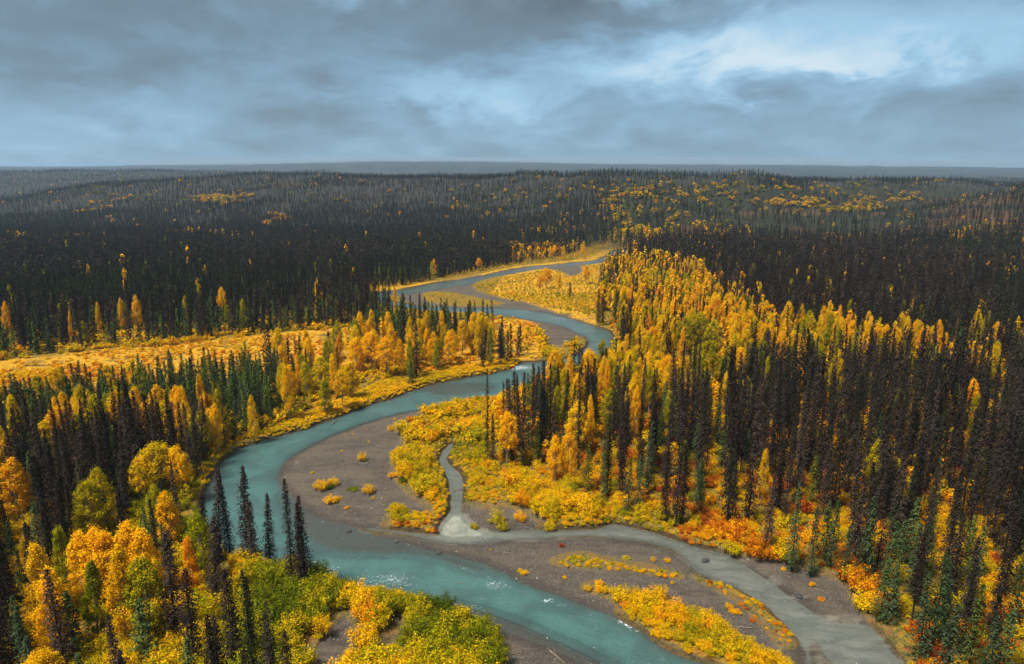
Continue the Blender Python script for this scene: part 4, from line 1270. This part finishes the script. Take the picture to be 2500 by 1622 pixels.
def shrubs(y0, y1, st, wide=.9, low=False):
    p = jitter_grid(y0, y1, st, wide, 25)
    x, y = p.T
    s, g, ga, z = plan(x, y)
    u, v = project(x, y, z)
    P = np.stack([u, v], 1)
    nn = len(x)
    forest = inside(P, RF) | inside(P, LF) | (inside(P, UL))
    edge = inside(P, ZONES[11][0])
    de = np.where(forest, .46, .96)
    de = np.where(edge, .72, de)
    m_ = inside(P, mead_px)
    de = np.where(m_, .25 + .65 * sstep(fbm(x, y, 14, 3), .36, .58), de)
    de = np.where((ga > .3), 0, de)
    v_in = np.zeros(nn, bool)
    for q in (veg_px[1],):
        v_in |= inside(P, q)
    v_low = inside(P, veg_px[0]) | inside(P, veg_px[2]) | inside(P, veg_px[3])
    de = np.where(v_in, 1.0, de)
    de = np.where(v_low, .25 + .75 * sstep(fbm(x, y, 3.5, 2), .35, .6), de)
    cl = fbm(x + 33, y, 7, 3)
    pat_ = fbm(x, y + 70, 18, 3)
    openv = ~forest & ~m_ & ~v_in & ~v_low
    # the point-bar shrubs are clumps with bare soil between
    de = np.where(openv & (y < 330), de * (.25 + .75 * sstep(cl, .34, .46)), de)
    grav = (g > .5)
    gsp = grav & (rng.random(nn) < .018) & (s > 3)
    de = np.where(gsp, 1, de)
    de[s < .9] = 0
    ck = sdist(p, water['creek'], 8)
    de[ck < 1.6] = 0
    kp = (rng.random(nn) < de) & (z < 40)
    if low:      # a finer carpet of low plants over banks, strips and open ground
        lowz = inside(P, V([(470, 1150), (620, 1000), (900, 880), (1260, 820), (1260, 850), (900, 925), (620, 1035), (500, 1100)]))
        kp = ((v_low & (rng.random(nn) < .25 + .75 * sstep(fbm(x, y, 3.5, 2), .35, .6))) | lowz | (openv & ~grav & (ga < .3))) & (s > .3) & (z < 40) & (rng.random(nn) < .85)
    h = .9 + 1.9 * rng.random(nn) ** 1.2
    h *= .75 + .8 * sstep(cl, .35, .65)
    h = np.where(forest, .8 + 2.2 * rng.random(nn) ** 1.3, h)
    low_left = inside(P, V([(440, 1080), (470, 1290), (760, 1320), (1200, 1440), (1250, 1700), (200, 1700), (200, 1100)]))
    h = np.where(low_left & ~grav, 1.6 + 2.4 * rng.random(nn), h)
    h = np.where(m_, .35 + 1.1 * rng.random(nn) ** 1.6, h)
    h = np.where(y > 330, np.minimum(h, 1.0 + .5 * rng.random(nn)), h)
    h = np.where(v_in, 1.1 + 1.7 * rng.random(nn), h)
    h = np.where(v_in & (u < 1510), .6 + .8 * rng.random(nn), h)
    h = np.where(v_low, .3 + .55 * rng.random(nn), h)
    h = np.where(s < 3, np.minimum(h, .6 + .35 * s), h)
    h = np.where((y > 330) & (s < 9), np.minimum(h, .45), h)
    h = np.where(gsp, .25 + .5 * rng.random(nn), h)
    bankside = inside(P, V([(470, 1150), (620, 1000), (900, 880), (1260, 820), (1260, 850), (900, 925), (620, 1035), (500, 1100)]))
    h = np.where(bankside, np.minimum(h, .5 + .5 * rng.random(nn)), h)
    if low:
        h = np.where(v_low, .22 + .35 * rng.random(nn), .35 + .55 * rng.random(nn))
    h = np.where(ck < 3.5, np.minimum(h, .7), h)
    r_ = h * (.55 + .35 * rng.random(nn)) + .18
    r_ = np.where(m_ | bankside, r_ + .3, r_)
    t = .49 + .34 * (pat_ - .42) + rng.normal(size=nn) * .09
    for q in GREENISH:
        t = np.where(inside(P, q), t - .15, t)
    for q in REDDISH:
        t = np.where(inside(P, q), np.maximum(t, .60 + .38 * rng.random(nn)), t)
    t = np.where(low_left, t - .10, t)
    t = np.where(m_, .29 + .60 * fbm(x, y * 1.6 + 9, 16, 3) + .18 * rng.random(nn), t)
    fr = forest & (u > 1250) & (rng.random(nn) < .4)
    t = np.where(fr, .62 + .36 * rng.random(nn), t)
    # the right bank's front row mixes yellow and green bushes
    t = np.where(bankside, .38 + .3 * pat_, t)
    t = np.clip(t, .08, .97)
    far_ = y > 330
    t = np.where(far_ & ~m_, np.clip(t - .02, .1, .8), t)
    return dict(x=x[kp], y=y[kp], z=z[kp] - .05, h=h[kp], r=r_[kp], t=t[kp])


sa, sb = shrubs(62, 250, 1.55), shrubs(250, 420, 2.1)
sc_ = shrubs(420, 800, 3.2)
sd_l = shrubs(75, 260, 1.0, .6, True)
shr = {k: np.concatenate([sa[k], sb[k], sc_[k], sd_l[k]]) for k in sa}
HS = [  # single bushes on open gravel: (u, v_base, height, radius, tint, label) in source pixels
    (*Z4([(372, 690)])[0], 1.7, 1.5, .60, 'golden bush on the point bar, left one of the largest cluster'),
    (*Z4([(430, 675)])[0], 1.6, 1.1, .52, 'yellow bush with dark green base in the largest point bar cluster'),
    (*Z4([(410, 690)])[0], 1.0, .8, .12, 'dark green bush between the golden ones on the point bar'),
    (*Z4([(415, 757)])[0], 1.3, 1.2, .64, 'orange bush just below the largest point bar cluster'),
    (*Z4([(455, 745)])[0], .7, .6, .60, 'small orange bush right of the one below the cluster'),
    (*Z4([(492, 785)])[0], .5, .5, .70, 'tiny orange bush near the lower shore of the point bar'),
    (*Z4([(600, 715)])[0], 1.7, 1.1, .58, 'round yellow bush alone in the middle of the point bar'),
    (*Z4([(568, 560)])[0], 1.7, 1.0, .58, 'tall round yellow bush alone high on the point bar'),
    (*Z4([(525, 698)])[0], .5, 1.1, .18, 'low dull green bush left of the round yellow one'),
    (*Z4([(712, 405)])[0], 1.1, 1.0, .60, 'yellow bush on the upper gravel near the shrub belt'),
    (*Z4([(766, 378)])[0], .9, .8, .50, 'small yellow bush at the top of the gravel'),
    (*Z4([(724, 528)])[0], .9, .8, .72, 'small orange bush beside the shrub belt'),
    (*Z4([(716, 642)])[0], .8, .9, .70, 'orange bush at the tip of the shrub belt'),
    (*Z4([(765, 672)])[0], .9, .9, .12, 'dark green bush beside the orange tip of the shrub belt'),
    (*Z4([(815, 640)])[0], .7, .7, .72, 'small orange bush above the dark green one'),
    (*Z4([(1115, 870)])[0], .9, .8, .35, 'green bush right of the creek mouth'),
    (*Z4([(1225, 850)])[0], 2.6, 1.9, .42, 'large yellow green bush right of the creek mouth'),
    (*Z4([(1252, 880)])[0], 1.4, 1.0, .36, 'small lime bush in front of the large one by the side channel'),
    (*Z5([(142, 840)])[0], 1.5, 1.1, .64, 'golden bush on gravel above the side channel'),
    (*Z5([(285, 880)])[0], 1.9, 1.5, .40, 'yellow green bush at the side channel bank'),
    (*Z5([(138, 1090)])[0], .5, .4, .50, 'tiny yellow tuft on the lower gravel bar'),
    (*Z5([(162, 1103)])[0], .6, .6, .62, 'tiny orange tuft beside the yellow one on the lower bar'),
    (*Z5([(788, 1042)])[0], .7, .45, .56, 'small golden tuft on the lower bar near the side channel'),
    (*Z5([(858, 1042)])[0], .6, .55, .68, 'small orange tuft right of the golden one on the lower bar'),
    (*Z5([(657, 1034)])[0], .5, .6, .40, 'small yellow green tuft above the plant strip'),
    (*Z5([(342, 968)])[0], .6, .5, .97, 'small red bush on the dark sand of the lower bar'),
    (*Z5([(1160, 1270)])[0], .6, .6, .60, 'small yellow bush on the right half of the lower bar'),
    (*Z5([(1190, 1297)])[0], .5, .8, .66, 'low orange bush on the right half of the lower bar'),
    (*Z5([(1245, 1470)])[0], 1.2, 1.2, .46, 'yellow green bush at the right tip of the lower bar'),
    (*Z6([(365, 1160)])[0], .6, .5, .68, 'orange tuft on the right gravel bar'),
    (*Z6([(410, 1230)])[0], .4, .5, .78, 'low reddish tuft on the right gravel bar'),
    (*Z6([(610, 1190)])[0], 2.6, 2.2, .60, 'big golden bush at the right bank corner'),
    (*Z6([(1240, 860)])[0], 2.0, 2.6, .52, 'bright yellow bush in a red clearing of the right forest'),
    (*Z5([(1250, 930)])[0], 1.8, 2.0, .50, 'bright yellow bush in front of the right forest'),
    (*Z5([(1260, 980)])[0], 1.6, 1.7, .30, 'green bush in front of the bright yellow one'),
    (*Z5([(1380, 985)])[0], 1.9, 1.6, .64, 'golden bush right of a red patch at the bank'),
    (*Z5([(1180, 1000)])[0], 1.5, 1.6, .42, 'lime bush at the bank above the side channel'),
    (*Z5([(375, 720)])[0], 1.8, 2.4, .28, 'rounded lime bush below the orange poplar pair'),
]
hsx, hsy = place(np.array([h[0] for h in HS]), np.array([h[1] for h in HS]), .4)
_, _, _, hsz = plan(hsx, hsy)
print('shrubs', len(shr['x']), round(time.time() - T0, 1))

# ------------------------------------------------------------------ things: roots with trunk and foliage
LAB = {0: 'spruce', 1: 'spruce', 2: 'poplar', 3: 'poplar', 4: 'shrub'}


def add_plant(ki, var, x, y, z, h, r, t, label, group, rot=None, tilt=None):
    kd = KINDS[ki]
    e = bpy.data.objects.new(kd, None)
    e.empty_display_size = .5
    e.location = (x, y, z)
    tl = tilt if tilt is not None else (random.gauss(0, .018), random.gauss(0, .018))
    e.rotation_euler = (tl[0], tl[1], random.random() * 6.283 if rot is None else rot)
    e.scale = (r / NOMR[kd], r / NOMR[kd], h / NOMH[kd])
    e['label'] = label
    e['category'] = 'tree' if ki < 4 else 'bush'
    if group:
        e['group'] = group
    col.objects.link(e)
    tm, fm = near_mesh[kd, var]
    a = bpy.data.objects.new('trunk' if ki < 4 else 'stems', tm)
    a.parent = e
    col.objects.link(a)
    b = bpy.data.objects.new('crown' if ki < 4 else 'foliage', fm)
    b.parent = e
    b['tint'] = float(t)
    col.objects.link(b)
    return e


for i in range(len(HAND)):
    k = hk[i]
    tl = (0, .10) if i == 0 else None
    add_plant(k, hv_[i] % NVAR[KINDS[k]], hx[i], hy[i], float(hz[i]) - .15, hh_[i], hr[i], ht[i], hl[i], None, tilt=tl, rot=(0 if i == 0 else None))
for i, h in enumerate(HS):
    big = 1.55 if h[2] < 1.75 else 1.1
    add_plant(4, i % 6, float(hsx[i]), float(hsy[i]), float(hsz[i]) - .05, h[2] * min(big, 1.35), h[3] * big, h[4], h[5], None)


def zone_name(u, v):
    """a plain place phrase for the foot of a plant at photograph pixel u, v"""
    P = np.array([[u, v]])
    if inside(P, ZONES[12][0])[0]:
        return 'at the lower right corner'
    if inside(P, ZONES[11][0])[0]:
        return 'at the front of the right forest'
    if inside(P, RF)[0] and v < 930:
        return 'in the golden belt'
    if inside(P, RF)[0]:
        return 'inside the right forest'
    if inside(P, LF)[0]:
        return 'in the lower left forest' if v > 1180 else 'in the left bank forest'
    if inside(P, UL)[0]:
        return 'beyond the orange meadow'
    if inside(P, gravel_px[1])[0]:
        return 'on the lower gravel bar'
    if u < 1320 and v > 1330:
        return 'below the turquoise river'
    if inside(P, Z4([(700, 230), (1250, 230), (1250, 460), (1010, 460), (990, 560), (1010, 700), (940, 920), (640, 920), (700, 500)]))[0]:
        return 'on the point bar'
    if v > 900 and u > 1050:
        return 'between creek and right forest'
    return 'beside the upper channels'


ORD = ['leftmost', 'second from left', 'third from left', 'fourth from left', 'fifth from left', 'sixth from left', 'seventh from left', 'eighth from left']


def name_all(rows):
    """rows: [(ki, look, zone, u, v)] -> [(label, group)]; a label is made finer until few plants share it"""
    out = [None] * len(rows)
    bins = {}
    for i, (ki, lk, zn, u, v) in enumerate(rows):
        zr = [q[4] for q in rows if q[2] == zn]
        lo, hi = min(zr), max(zr)
        f = (v - lo) / max(hi - lo, 1)
        row = ['farthest', 'far', 'middle', 'near', 'nearest'][min(4, int(f * 5))] + ' rows'
        ul_ = [q[3] for q in rows if q[2] == zn]
        g = (u - min(ul_)) / max(max(ul_) - min(ul_), 1)
        side = ['far left part', 'left part', 'middle', 'right part', 'far right part'][min(4, int(g * 5))]
        bins.setdefault((lk, zn, row, side), []).append(i)
    for (lk, zn, row, side), ids in bins.items():
        ids.sort(key=lambda i: rows[i][3])
        for c, i in enumerate(ids):
            lab = f'{lk} {zn}, {row}, {side}'
            if 1 < len(ids) <= 8:
                lab += ', ' + ORD[c]
            if len(lab.split()) > 16:
                lab = lab.replace(', ' + row, ', ' + row.split()[0], 1)
            if len(lab.split()) > 16:
                lab = lab.replace(' part', '').replace('short ', '').replace('tall ', '')
            out[i] = (lab, lk.replace('tall ', '').replace('short ', '') + ('es ' if lk.endswith('bush') else 's ') + zn)
    return out


def look(ki, t, h):
    if ki == 0:
        return ('tall ' if h > 19 else 'short ' if h < 12 else '') + ('grey brown' if t < .35 else 'dark brown' if t < .65 else 'dusky green') + ' spruce'
    if ki == 1:
        return ('blue green' if t < .35 else 'green' if t < .7 else 'yellow green') + ' spruce'
    if ki == 2:
        return ('yellow' if t < .6 else 'golden' if t < .68 else 'orange') + ' poplar'
    if ki == 3:
        return 'lime green poplar'
    return ('green' if t < .3 else 'yellow green' if t < .45 else 'yellow' if t < .58 else 'orange' if t < .8 else 'red') + ' bush'


def nodes_stuff(name, kd, D, label, cat):
    """one object: the remaining plants of a kind as instances on points"""
    nn = len(D['x'])
    me = bpy.data.meshes.new(name)
    me.vertices.add(nn)
    me.vertices.foreach_set('co', np.stack([D['x'], D['y'], D['z']], 1).astype(np.float32).ravel())
    dist = np.hypot(D['x'], D['y'])
    L1, L2 = (215, 520) if kd != 'willow_shrub' else (165, 330)
    lod = np.where(dist < L1, 0, np.where(dist < L2, 1, 2))
    vi = lod * NVAR[kd] + rng.integers(0, NVAR[kd], nn)
    add_attr(me, 'vi', vi, 'INT')
    add_attr(me, 'tint', D['t'])
    rot = np.stack([rng.normal(0, .02, nn), rng.normal(0, .02, nn), rng.random(nn) * 6.283], 1)
    add_attr(me, 'rot', rot, 'FLOAT_VECTOR')
    s = np.stack([D['r'] / NOMR[kd], D['r'] / NOMR[kd], D['h'] / NOMH[kd]], 1)
    add_attr(me, 'sc', s, 'FLOAT_VECTOR')
    o = link(bpy.data.objects.new(name, me))
    ng = bpy.data.node_groups.new(name, 'GeometryNodeTree')
    ng.interface.new_socket('Geometry', in_out='INPUT', socket_type='NodeSocketGeometry')
    ng.interface.new_socket('Geometry', in_out='OUTPUT', socket_type='NodeSocketGeometry')
    A = ng.nodes.new
    gi, go = A('NodeGroupInput'), A('NodeGroupOutput')
    m2p = A('GeometryNodeMeshToPoints')
    ci = A('GeometryNodeCollectionInfo')
    ci.inputs['Collection'].default_value = proto_col[kd]
    ci.inputs['Separate Children'].default_value = True
    ci.inputs['Reset Children'].default_value = True
    iop = A('GeometryNodeInstanceOnPoints')
    iop.inputs['Pick Instance'].default_value = True

    def na_(nm, ty):
        q = A('GeometryNodeInputNamedAttribute')
        q.data_type = ty
        q.inputs['Name'].default_value = nm
        return q.outputs['Attribute']
    Lk = ng.links.new
    Lk(gi.outputs[0], m2p.inputs[0])
    Lk(m2p.outputs[0], iop.inputs['Points'])
    Lk(ci.outputs[0], iop.inputs['Instance'])
    Lk(na_('vi', 'INT'), iop.inputs['Instance Index'])
    Lk(na_('rot', 'FLOAT_VECTOR'), iop.inputs['Rotation'])
    Lk(na_('sc', 'FLOAT_VECTOR'), iop.inputs['Scale'])
    Lk(iop.outputs[0], go.inputs[0])
    md = o.modifiers.new('scatter', 'NODES')
    md.node_group = ng
    o['kind'] = 'stuff'
    o['label'] = label
    o['category'] = cat
    return o


GROUPNAME = {0: 'dark brown spruces', 1: 'green spruces', 2: 'golden poplars', 3: 'lime green poplars', 4: 'willow bushes'}
STUFF = {0: ('dark_spruce_forest', 'dark brown spruce forest covering the valley floor and hills', 'forest'), 1: ('green_spruce_forest', 'green spruces mixed through the forest beyond the nearest trees', 'forest'),
         2: ('golden_poplar_grove', 'golden poplars in the belt right of the river and on the slopes', 'grove'), 3: ('lime_poplar_grove', 'lime green poplars mixed into the golden belt and hills', 'grove'),
         4: ('willow_thicket', 'yellow and orange undergrowth on banks, meadow and forest floor', 'undergrowth')}
for ki in range(5):
    if ki < 4:
        m = trees['k'] == ki
        D = {k: v[m] for k, v in trees.items() if k != 'k'}
    else:
        D = dict(shr)
    nh = sum(1 for k in hk if k == ki) + (len(HS) if ki == 4 else 0)
    want = 300 - nh
    d = np.hypot(D['x'], D['y'])
    u, v = project(D['x'], D['y'], D['z'] + D['h'] * .8)
    inview = (u > 0) & (u < 2500) & (v < 1620)
    size = np.where(inview, D['h'] * (D['r'] ** .5) / d, 0)
    if ki == 4:   # bushes under the canopy are mostly hidden
        P = np.stack(project(D['x'], D['y'], D['z']), 1)
        size = size * np.where(inside(P, RF) | inside(P, LF), .45, 1)
    order = np.argsort(-size)
    pick = order[:want]
    pick = pick[size[pick] > 0]
    restm = np.ones(len(d), bool)
    restm[pick] = False
    bu_, bv_ = project(D['x'], D['y'], D['z'])
    rows = [(ki, look(ki, D['t'][i], D['h'][i]), zone_name(float(bu_[i]), float(bv_[i])), float(bu_[i]), float(bv_[i])) for i in pick]
    names = name_all(rows)
    for i, (lab, grp) in zip(pick, names):
        add_plant(ki, int(rng.integers(0, NVAR[KINDS[ki]])), float(D['x'][i]), float(D['y'][i]), float(D['z'][i]), float(D['h'][i]), float(D['r'][i]), float(D['t'][i]), lab, grp)
    R_ = {k: vv[restm] for k, vv in D.items()}
    nodes_stuff(STUFF[ki][0], KINDS[ki], R_, STUFF[ki][1], STUFF[ki][2])
print('plants placed', round(time.time() - T0, 1))

# ------------------------------------------------------------------ stones, driftwood
ms, N = mat_new('river_stones')
t = attr(N, 'tint', 'INSTANCER')
cst = N.ramp(t, [(0, (.035, .032, .03)), (.5, (.10, .088, .076)), (.85, (.17, .155, .135)), (1, (.42, .39, .35))])
b = N.n('ShaderNodeBsdfPrincipled'); N.l(cst, b.inputs['Base Color']); b.inputs['Roughness'].default_value = .8
o_ = N.n('ShaderNodeOutputMaterial'); N.l(b.outputs[0], o_.inputs[0])
KINDS.append('river_stone'); NVAR['river_stone'] = 4; NOMR['river_stone'] = 1; NOMH['river_stone'] = 1
pc = bpy.data.collections.new('shapes_stones')
import bmesh
for s in range(12):
    bm = bmesh.new()
    bmesh.ops.create_icosphere(bm, subdivisions=1, radius=1)
    rs = random.Random(s)
    for v_ in bm.verts:
        v_.co *= rs.uniform(.75, 1.15)
        v_.co.z *= .6
    mm = bpy.data.meshes.new('stone'); bm.to_mesh(mm); bm.free(); mm.materials.append(ms)
    pc.objects.link(bpy.data.objects.new(f'stone_{s:02d}', mm))
proto_col['river_stone'] = pc
p = jitter_grid(78, 240, .8, .8, 5)
x, y = p.T
s_, g_, ga_, z_ = plan(x, y)
kp = (g_ > .6) & (s_ > -2.5) & (z_ > -.25) & (rng.random(len(x)) < np.where((s_ < 3) & (s_ > -.5), .55, .12 + .5 * sstep(fbm(x, y, 9, 3), .48, .62)))
x, y, z_, s_ = x[kp], y[kp], z_[kp], s_[kp]
sz = .05 + .15 * rng.random(len(x)) ** 4
nodes_stuff('river_stones', 'river_stone', dict(x=x, y=y, z=z_, h=sz, r=sz * 1.1, t=np.clip(rng.random(len(x)) ** 1.6, 0, 1)), 'small grey and pale stones scattered over the gravel bars', 'stones')


def log(u1, v1, u2, v2, r, label, stubs=3, z=.25, seed=1):
    rs = np.random.default_rng(seed)
    X, Y = place(np.array([u1, u2]), np.array([v1, v2]), z)
    Zz = plan(X, Y)[3]
    a, b = np.array([X[0], Y[0], max(Zz[0], 0) + r]), np.array([X[1], Y[1], max(Zz[1], 0) + r * .7])
    L = np.linalg.norm(b - a)
    pts = [a + (b - a) * t + rs.normal(size=3) * [.05, .05, .02] * L * .3 * (0 < t < 1) for t in (0, .25, .5, .75, 1)]
    parts = [tube(pts[i], pts[i + 1], r * (1 - i * .17), r * (1 - (i + 1) * .17), 7) for i in range(4)]
    e = bpy.data.objects.new('driftwood_log', None)
    e.location = a
    e['label'] = label
    e['category'] = 'log'
    link(e)
    v, f = merge(parts)
    link(bpy.data.objects.new('trunk', mesh_from('log_trunk', v - a, f, True, [m_drift])), e)
    br = []
    for k in range(stubs):
        t = rs.uniform(.1, .9)
        p0 = a + (b - a) * t
        d = rs.normal(size=3); d[2] = abs(d[2]) * .6 + .1
        d /= np.linalg.norm(d)
        br.append(tube(p0, p0 + d * rs.uniform(.4, 1.3), r * .4, r * .12, 4))
    # root plate spikes
    for k in range(5):
        d = rs.normal(size=3) * .5 + (a - b) / L
        d /= np.linalg.norm(d)
        br.append(tube(a, a + d * r * rs.uniform(2, 4), r * .5, r * .12, 4))
    v, f = merge(br)
    link(bpy.data.objects.new('branch_stubs', mesh_from('log_stubs', v - a, f, True, [m_drift])), e)


def Z7(a, b): return 1150 + a / 6.38, 1380 + b / 6.38     # enlargement of the foreground bar


log(*Z7(1230, 1330), *Z7(1460, 1540), .16, 'brown driftwood log half buried in the dark sand at the bottom', 4, seed=2)
log(*Z5([(1205, 1372)])[0], *Z5([(1280, 1377)])[0], .13, 'straight pale log lying on the right part of the lower gravel bar', 1, seed=3)
log(*Z4([(183, 680)])[0], *Z4([(222, 715)])[0], .20, 'dark log at the waterline of the point bar', 2, seed=4)
log(*Z4([(60, 448)])[0], *Z4([(150, 432)])[0], .18, 'pale log along the left cut bank', 3, seed=5)
log(*Z4([(190, 418)])[0], *Z4([(240, 402)])[0], .14, 'short grey log at the left cut bank upstream of the pale one', 2, seed=6)
log(*Z4([(690, 1180)])[0], *Z4([(760, 1172)])[0], .25, 'dark snag at the lower left shore beside white water', 5, seed=7)
log(*Z4([(385, 1085)])[0], *Z4([(425, 1080)])[0], .2, 'broken snag sticking out of the water below the dark spruce trio', 6, seed=8)
log(*Z4([(1075, 690)])[0], *Z4([(1000, 695)])[0], .12, 'log fallen across the narrow creek', 2, seed=9)
log(*Z6([(200, 1025)])[0], *Z6([(265, 1070)])[0], .2, 'dark root tangle at the right bank edge', 5, seed=10)
log(*Z4([(1030, 1145)])[0], *Z4([(1080, 1140)])[0], .05, 'thin stick lying in the shallow river', 1, seed=11)


for q, (a_, b_, rr_, lb) in enumerate([
        (Z4([(420, 600)])[0], Z4([(455, 590)])[0], .09, 'short pale log in the middle of the point bar'),
        (Z4([(540, 780)])[0], Z4([(600, 790)])[0], .10, 'bleached log near the lower shore of the point bar'),
        (Z4([(250, 560)])[0], Z4([(275, 585)])[0], .09, 'small stick of driftwood at the left shore of the point bar'),
        (Z5([(60, 1000)])[0], Z5([(110, 1012)])[0], .09, 'pale stick left of the plant strip on the lower bar'),
        (Z5([(300, 1140)])[0], Z5([(350, 1150)])[0], .08, 'grey stick above the river edge of the lower bar'),
        (Z6([(380, 1180)])[0], Z6([(430, 1200)])[0], .10, 'brown log on the right gravel bar between orange tufts'),
        (Z6([(180, 1085)])[0], Z6([(215, 1100)])[0], .09, 'short log at the upper end of the right gravel bar'),
        (Z4([(420, 372)])[0], Z4([(450, 350)])[0], .16, 'fallen dead trunk on the left cut bank at the bend'),
        (Z4([(700, 262)])[0], Z4([(728, 268)])[0], .16, 'fallen trunk at the left bank beside white water'),
        (Z4([(1300, 1500)])[0], Z4([(1350, 1490)])[0], .10, 'thin grey log left of the brown one at the bottom')]):
    log(*a_, *b_, rr_, lb, 3, seed=20 + q)


def boulder(u, v, r, label, seed):
    X, Y = place(np.array([u]), np.array([v]))
    Zz = plan(X, Y)[3]
    rs = random.Random(seed)
    bm = bmesh.new()
    bmesh.ops.create_icosphere(bm, subdivisions=2, radius=r)
    for v_ in bm.verts:
        v_.co *= rs.uniform(.85, 1.12)
        v_.co.x *= 1.4
        v_.co.z *= .6
    mm = bpy.data.meshes.new('boulder'); bm.to_mesh(mm); bm.free(); mm.materials.append(ms)
    o = link(bpy.data.objects.new('boulder', mm))
    o.location = (float(X[0]), float(Y[0]), max(float(Zz[0]), 0) + r * .15)
    o.rotation_euler.z = rs.random() * 6
    o['tint'] = rs.uniform(0, .15)
    o['label'] = label
    o['category'] = 'rock'


boulder(*Z4([(502, 897)])[0], .45, 'dark rock in the shallow water left of the gravel tongue', 1)
boulder(*Z4([(735, 946)])[0], .5, 'dark rock on the thin gravel tongue', 2)
boulder(*Z4([(945, 1000)])[0], .5, 'dark rock at the shore of the gravel tongue nearer the viewer', 3)
boulder(*Z5([(1045, 1040)])[0], .6, 'dark rock in the side channel', 4)
boulder(*Z6([(300, 1220)])[0], .6, 'brown rock beside the pale silt of the right channel', 5)

# ------------------------------------------------------------------ haze
HAZE = True
if HAZE:
    bm = bmesh.new()
    bmesh.ops.create_cube(bm, size=1)
    mm = bpy.data.meshes.new('haze'); bm.to_mesh(mm); bm.free()
    hzo = link(bpy.data.objects.new('haze', mm))
    zt, zb = 360.0, -4.0
    hzo.scale = (34000, 34000, zt - zb)
    hzo.location = (0, 0, (zt + zb) / 2)
    hm, N = mat_new('haze')
    pv = N.n('ShaderNodeVolumePrincipled')
    pv.inputs['Color'].default_value = (.50, .72, .95, 1)
    pv.inputs['Density'].default_value = .00007
    pv.inputs['Anisotropy'].default_value = .2
    o_ = N.n('ShaderNodeOutputMaterial'); N.l(pv.outputs[0], o_.inputs['Volume'])
    mm.materials.append(hm)
    hzo['kind'] = 'stuff'
    hzo['label'] = 'thin blue grey haze filling the valley air'
    hm.cycles.homogeneous_volume = True if hasattr(hm.cycles, 'homogeneous_volume') else True
cmat, N = mat_new('low_cloud')
pv = N.n('ShaderNodeVolumePrincipled')
pv.inputs['Color'].default_value = (.46, .58, .68, 1)
pv.inputs['Density'].default_value = .0015
o_ = N.n('ShaderNodeOutputMaterial'); N.l(pv.outputs[0], o_.inputs['Volume'])
bm = bmesh.new()
bmesh.ops.create_uvsphere(bm, u_segments=32, v_segments=16, radius=1)
cme = bpy.data.meshes.new('low_cloud'); bm.to_mesh(cme); bm.free(); cme.materials.append(cmat)
for q, (cu, top, rx) in enumerate([(560, 305, 1300), (900, 340, 1100), (1180, 336, 1500), (1480, 318, 1100), (1760, 322, 1500), (2100, 300, 1200), (2400, 305, 1500)]):
    o = link(bpy.data.objects.new('low_cloud', cme))
    o.scale = (rx, 800, 40)
    o.location = ((cu * 1.0504 - 1250) / 1708 * 7600, 7600 + (q % 3) * 350, top - 42)
    o['kind'] = 'stuff'
    o['label'] = 'flat grey cloud bank resting on the distant plateau'
    o['group'] = 'low clouds on the far plateau'
scene.cycles.use_denoising = True
scene.cycles.denoising_prefilter = 'ACCURATE'
scene.cycles.transparent_max_bounces = 12
scene.cycles.max_bounces = 5
scene.cycles.diffuse_bounces = 3
scene.cycles.volume_bounces = 1
print('done', round(time.time() - T0, 1))
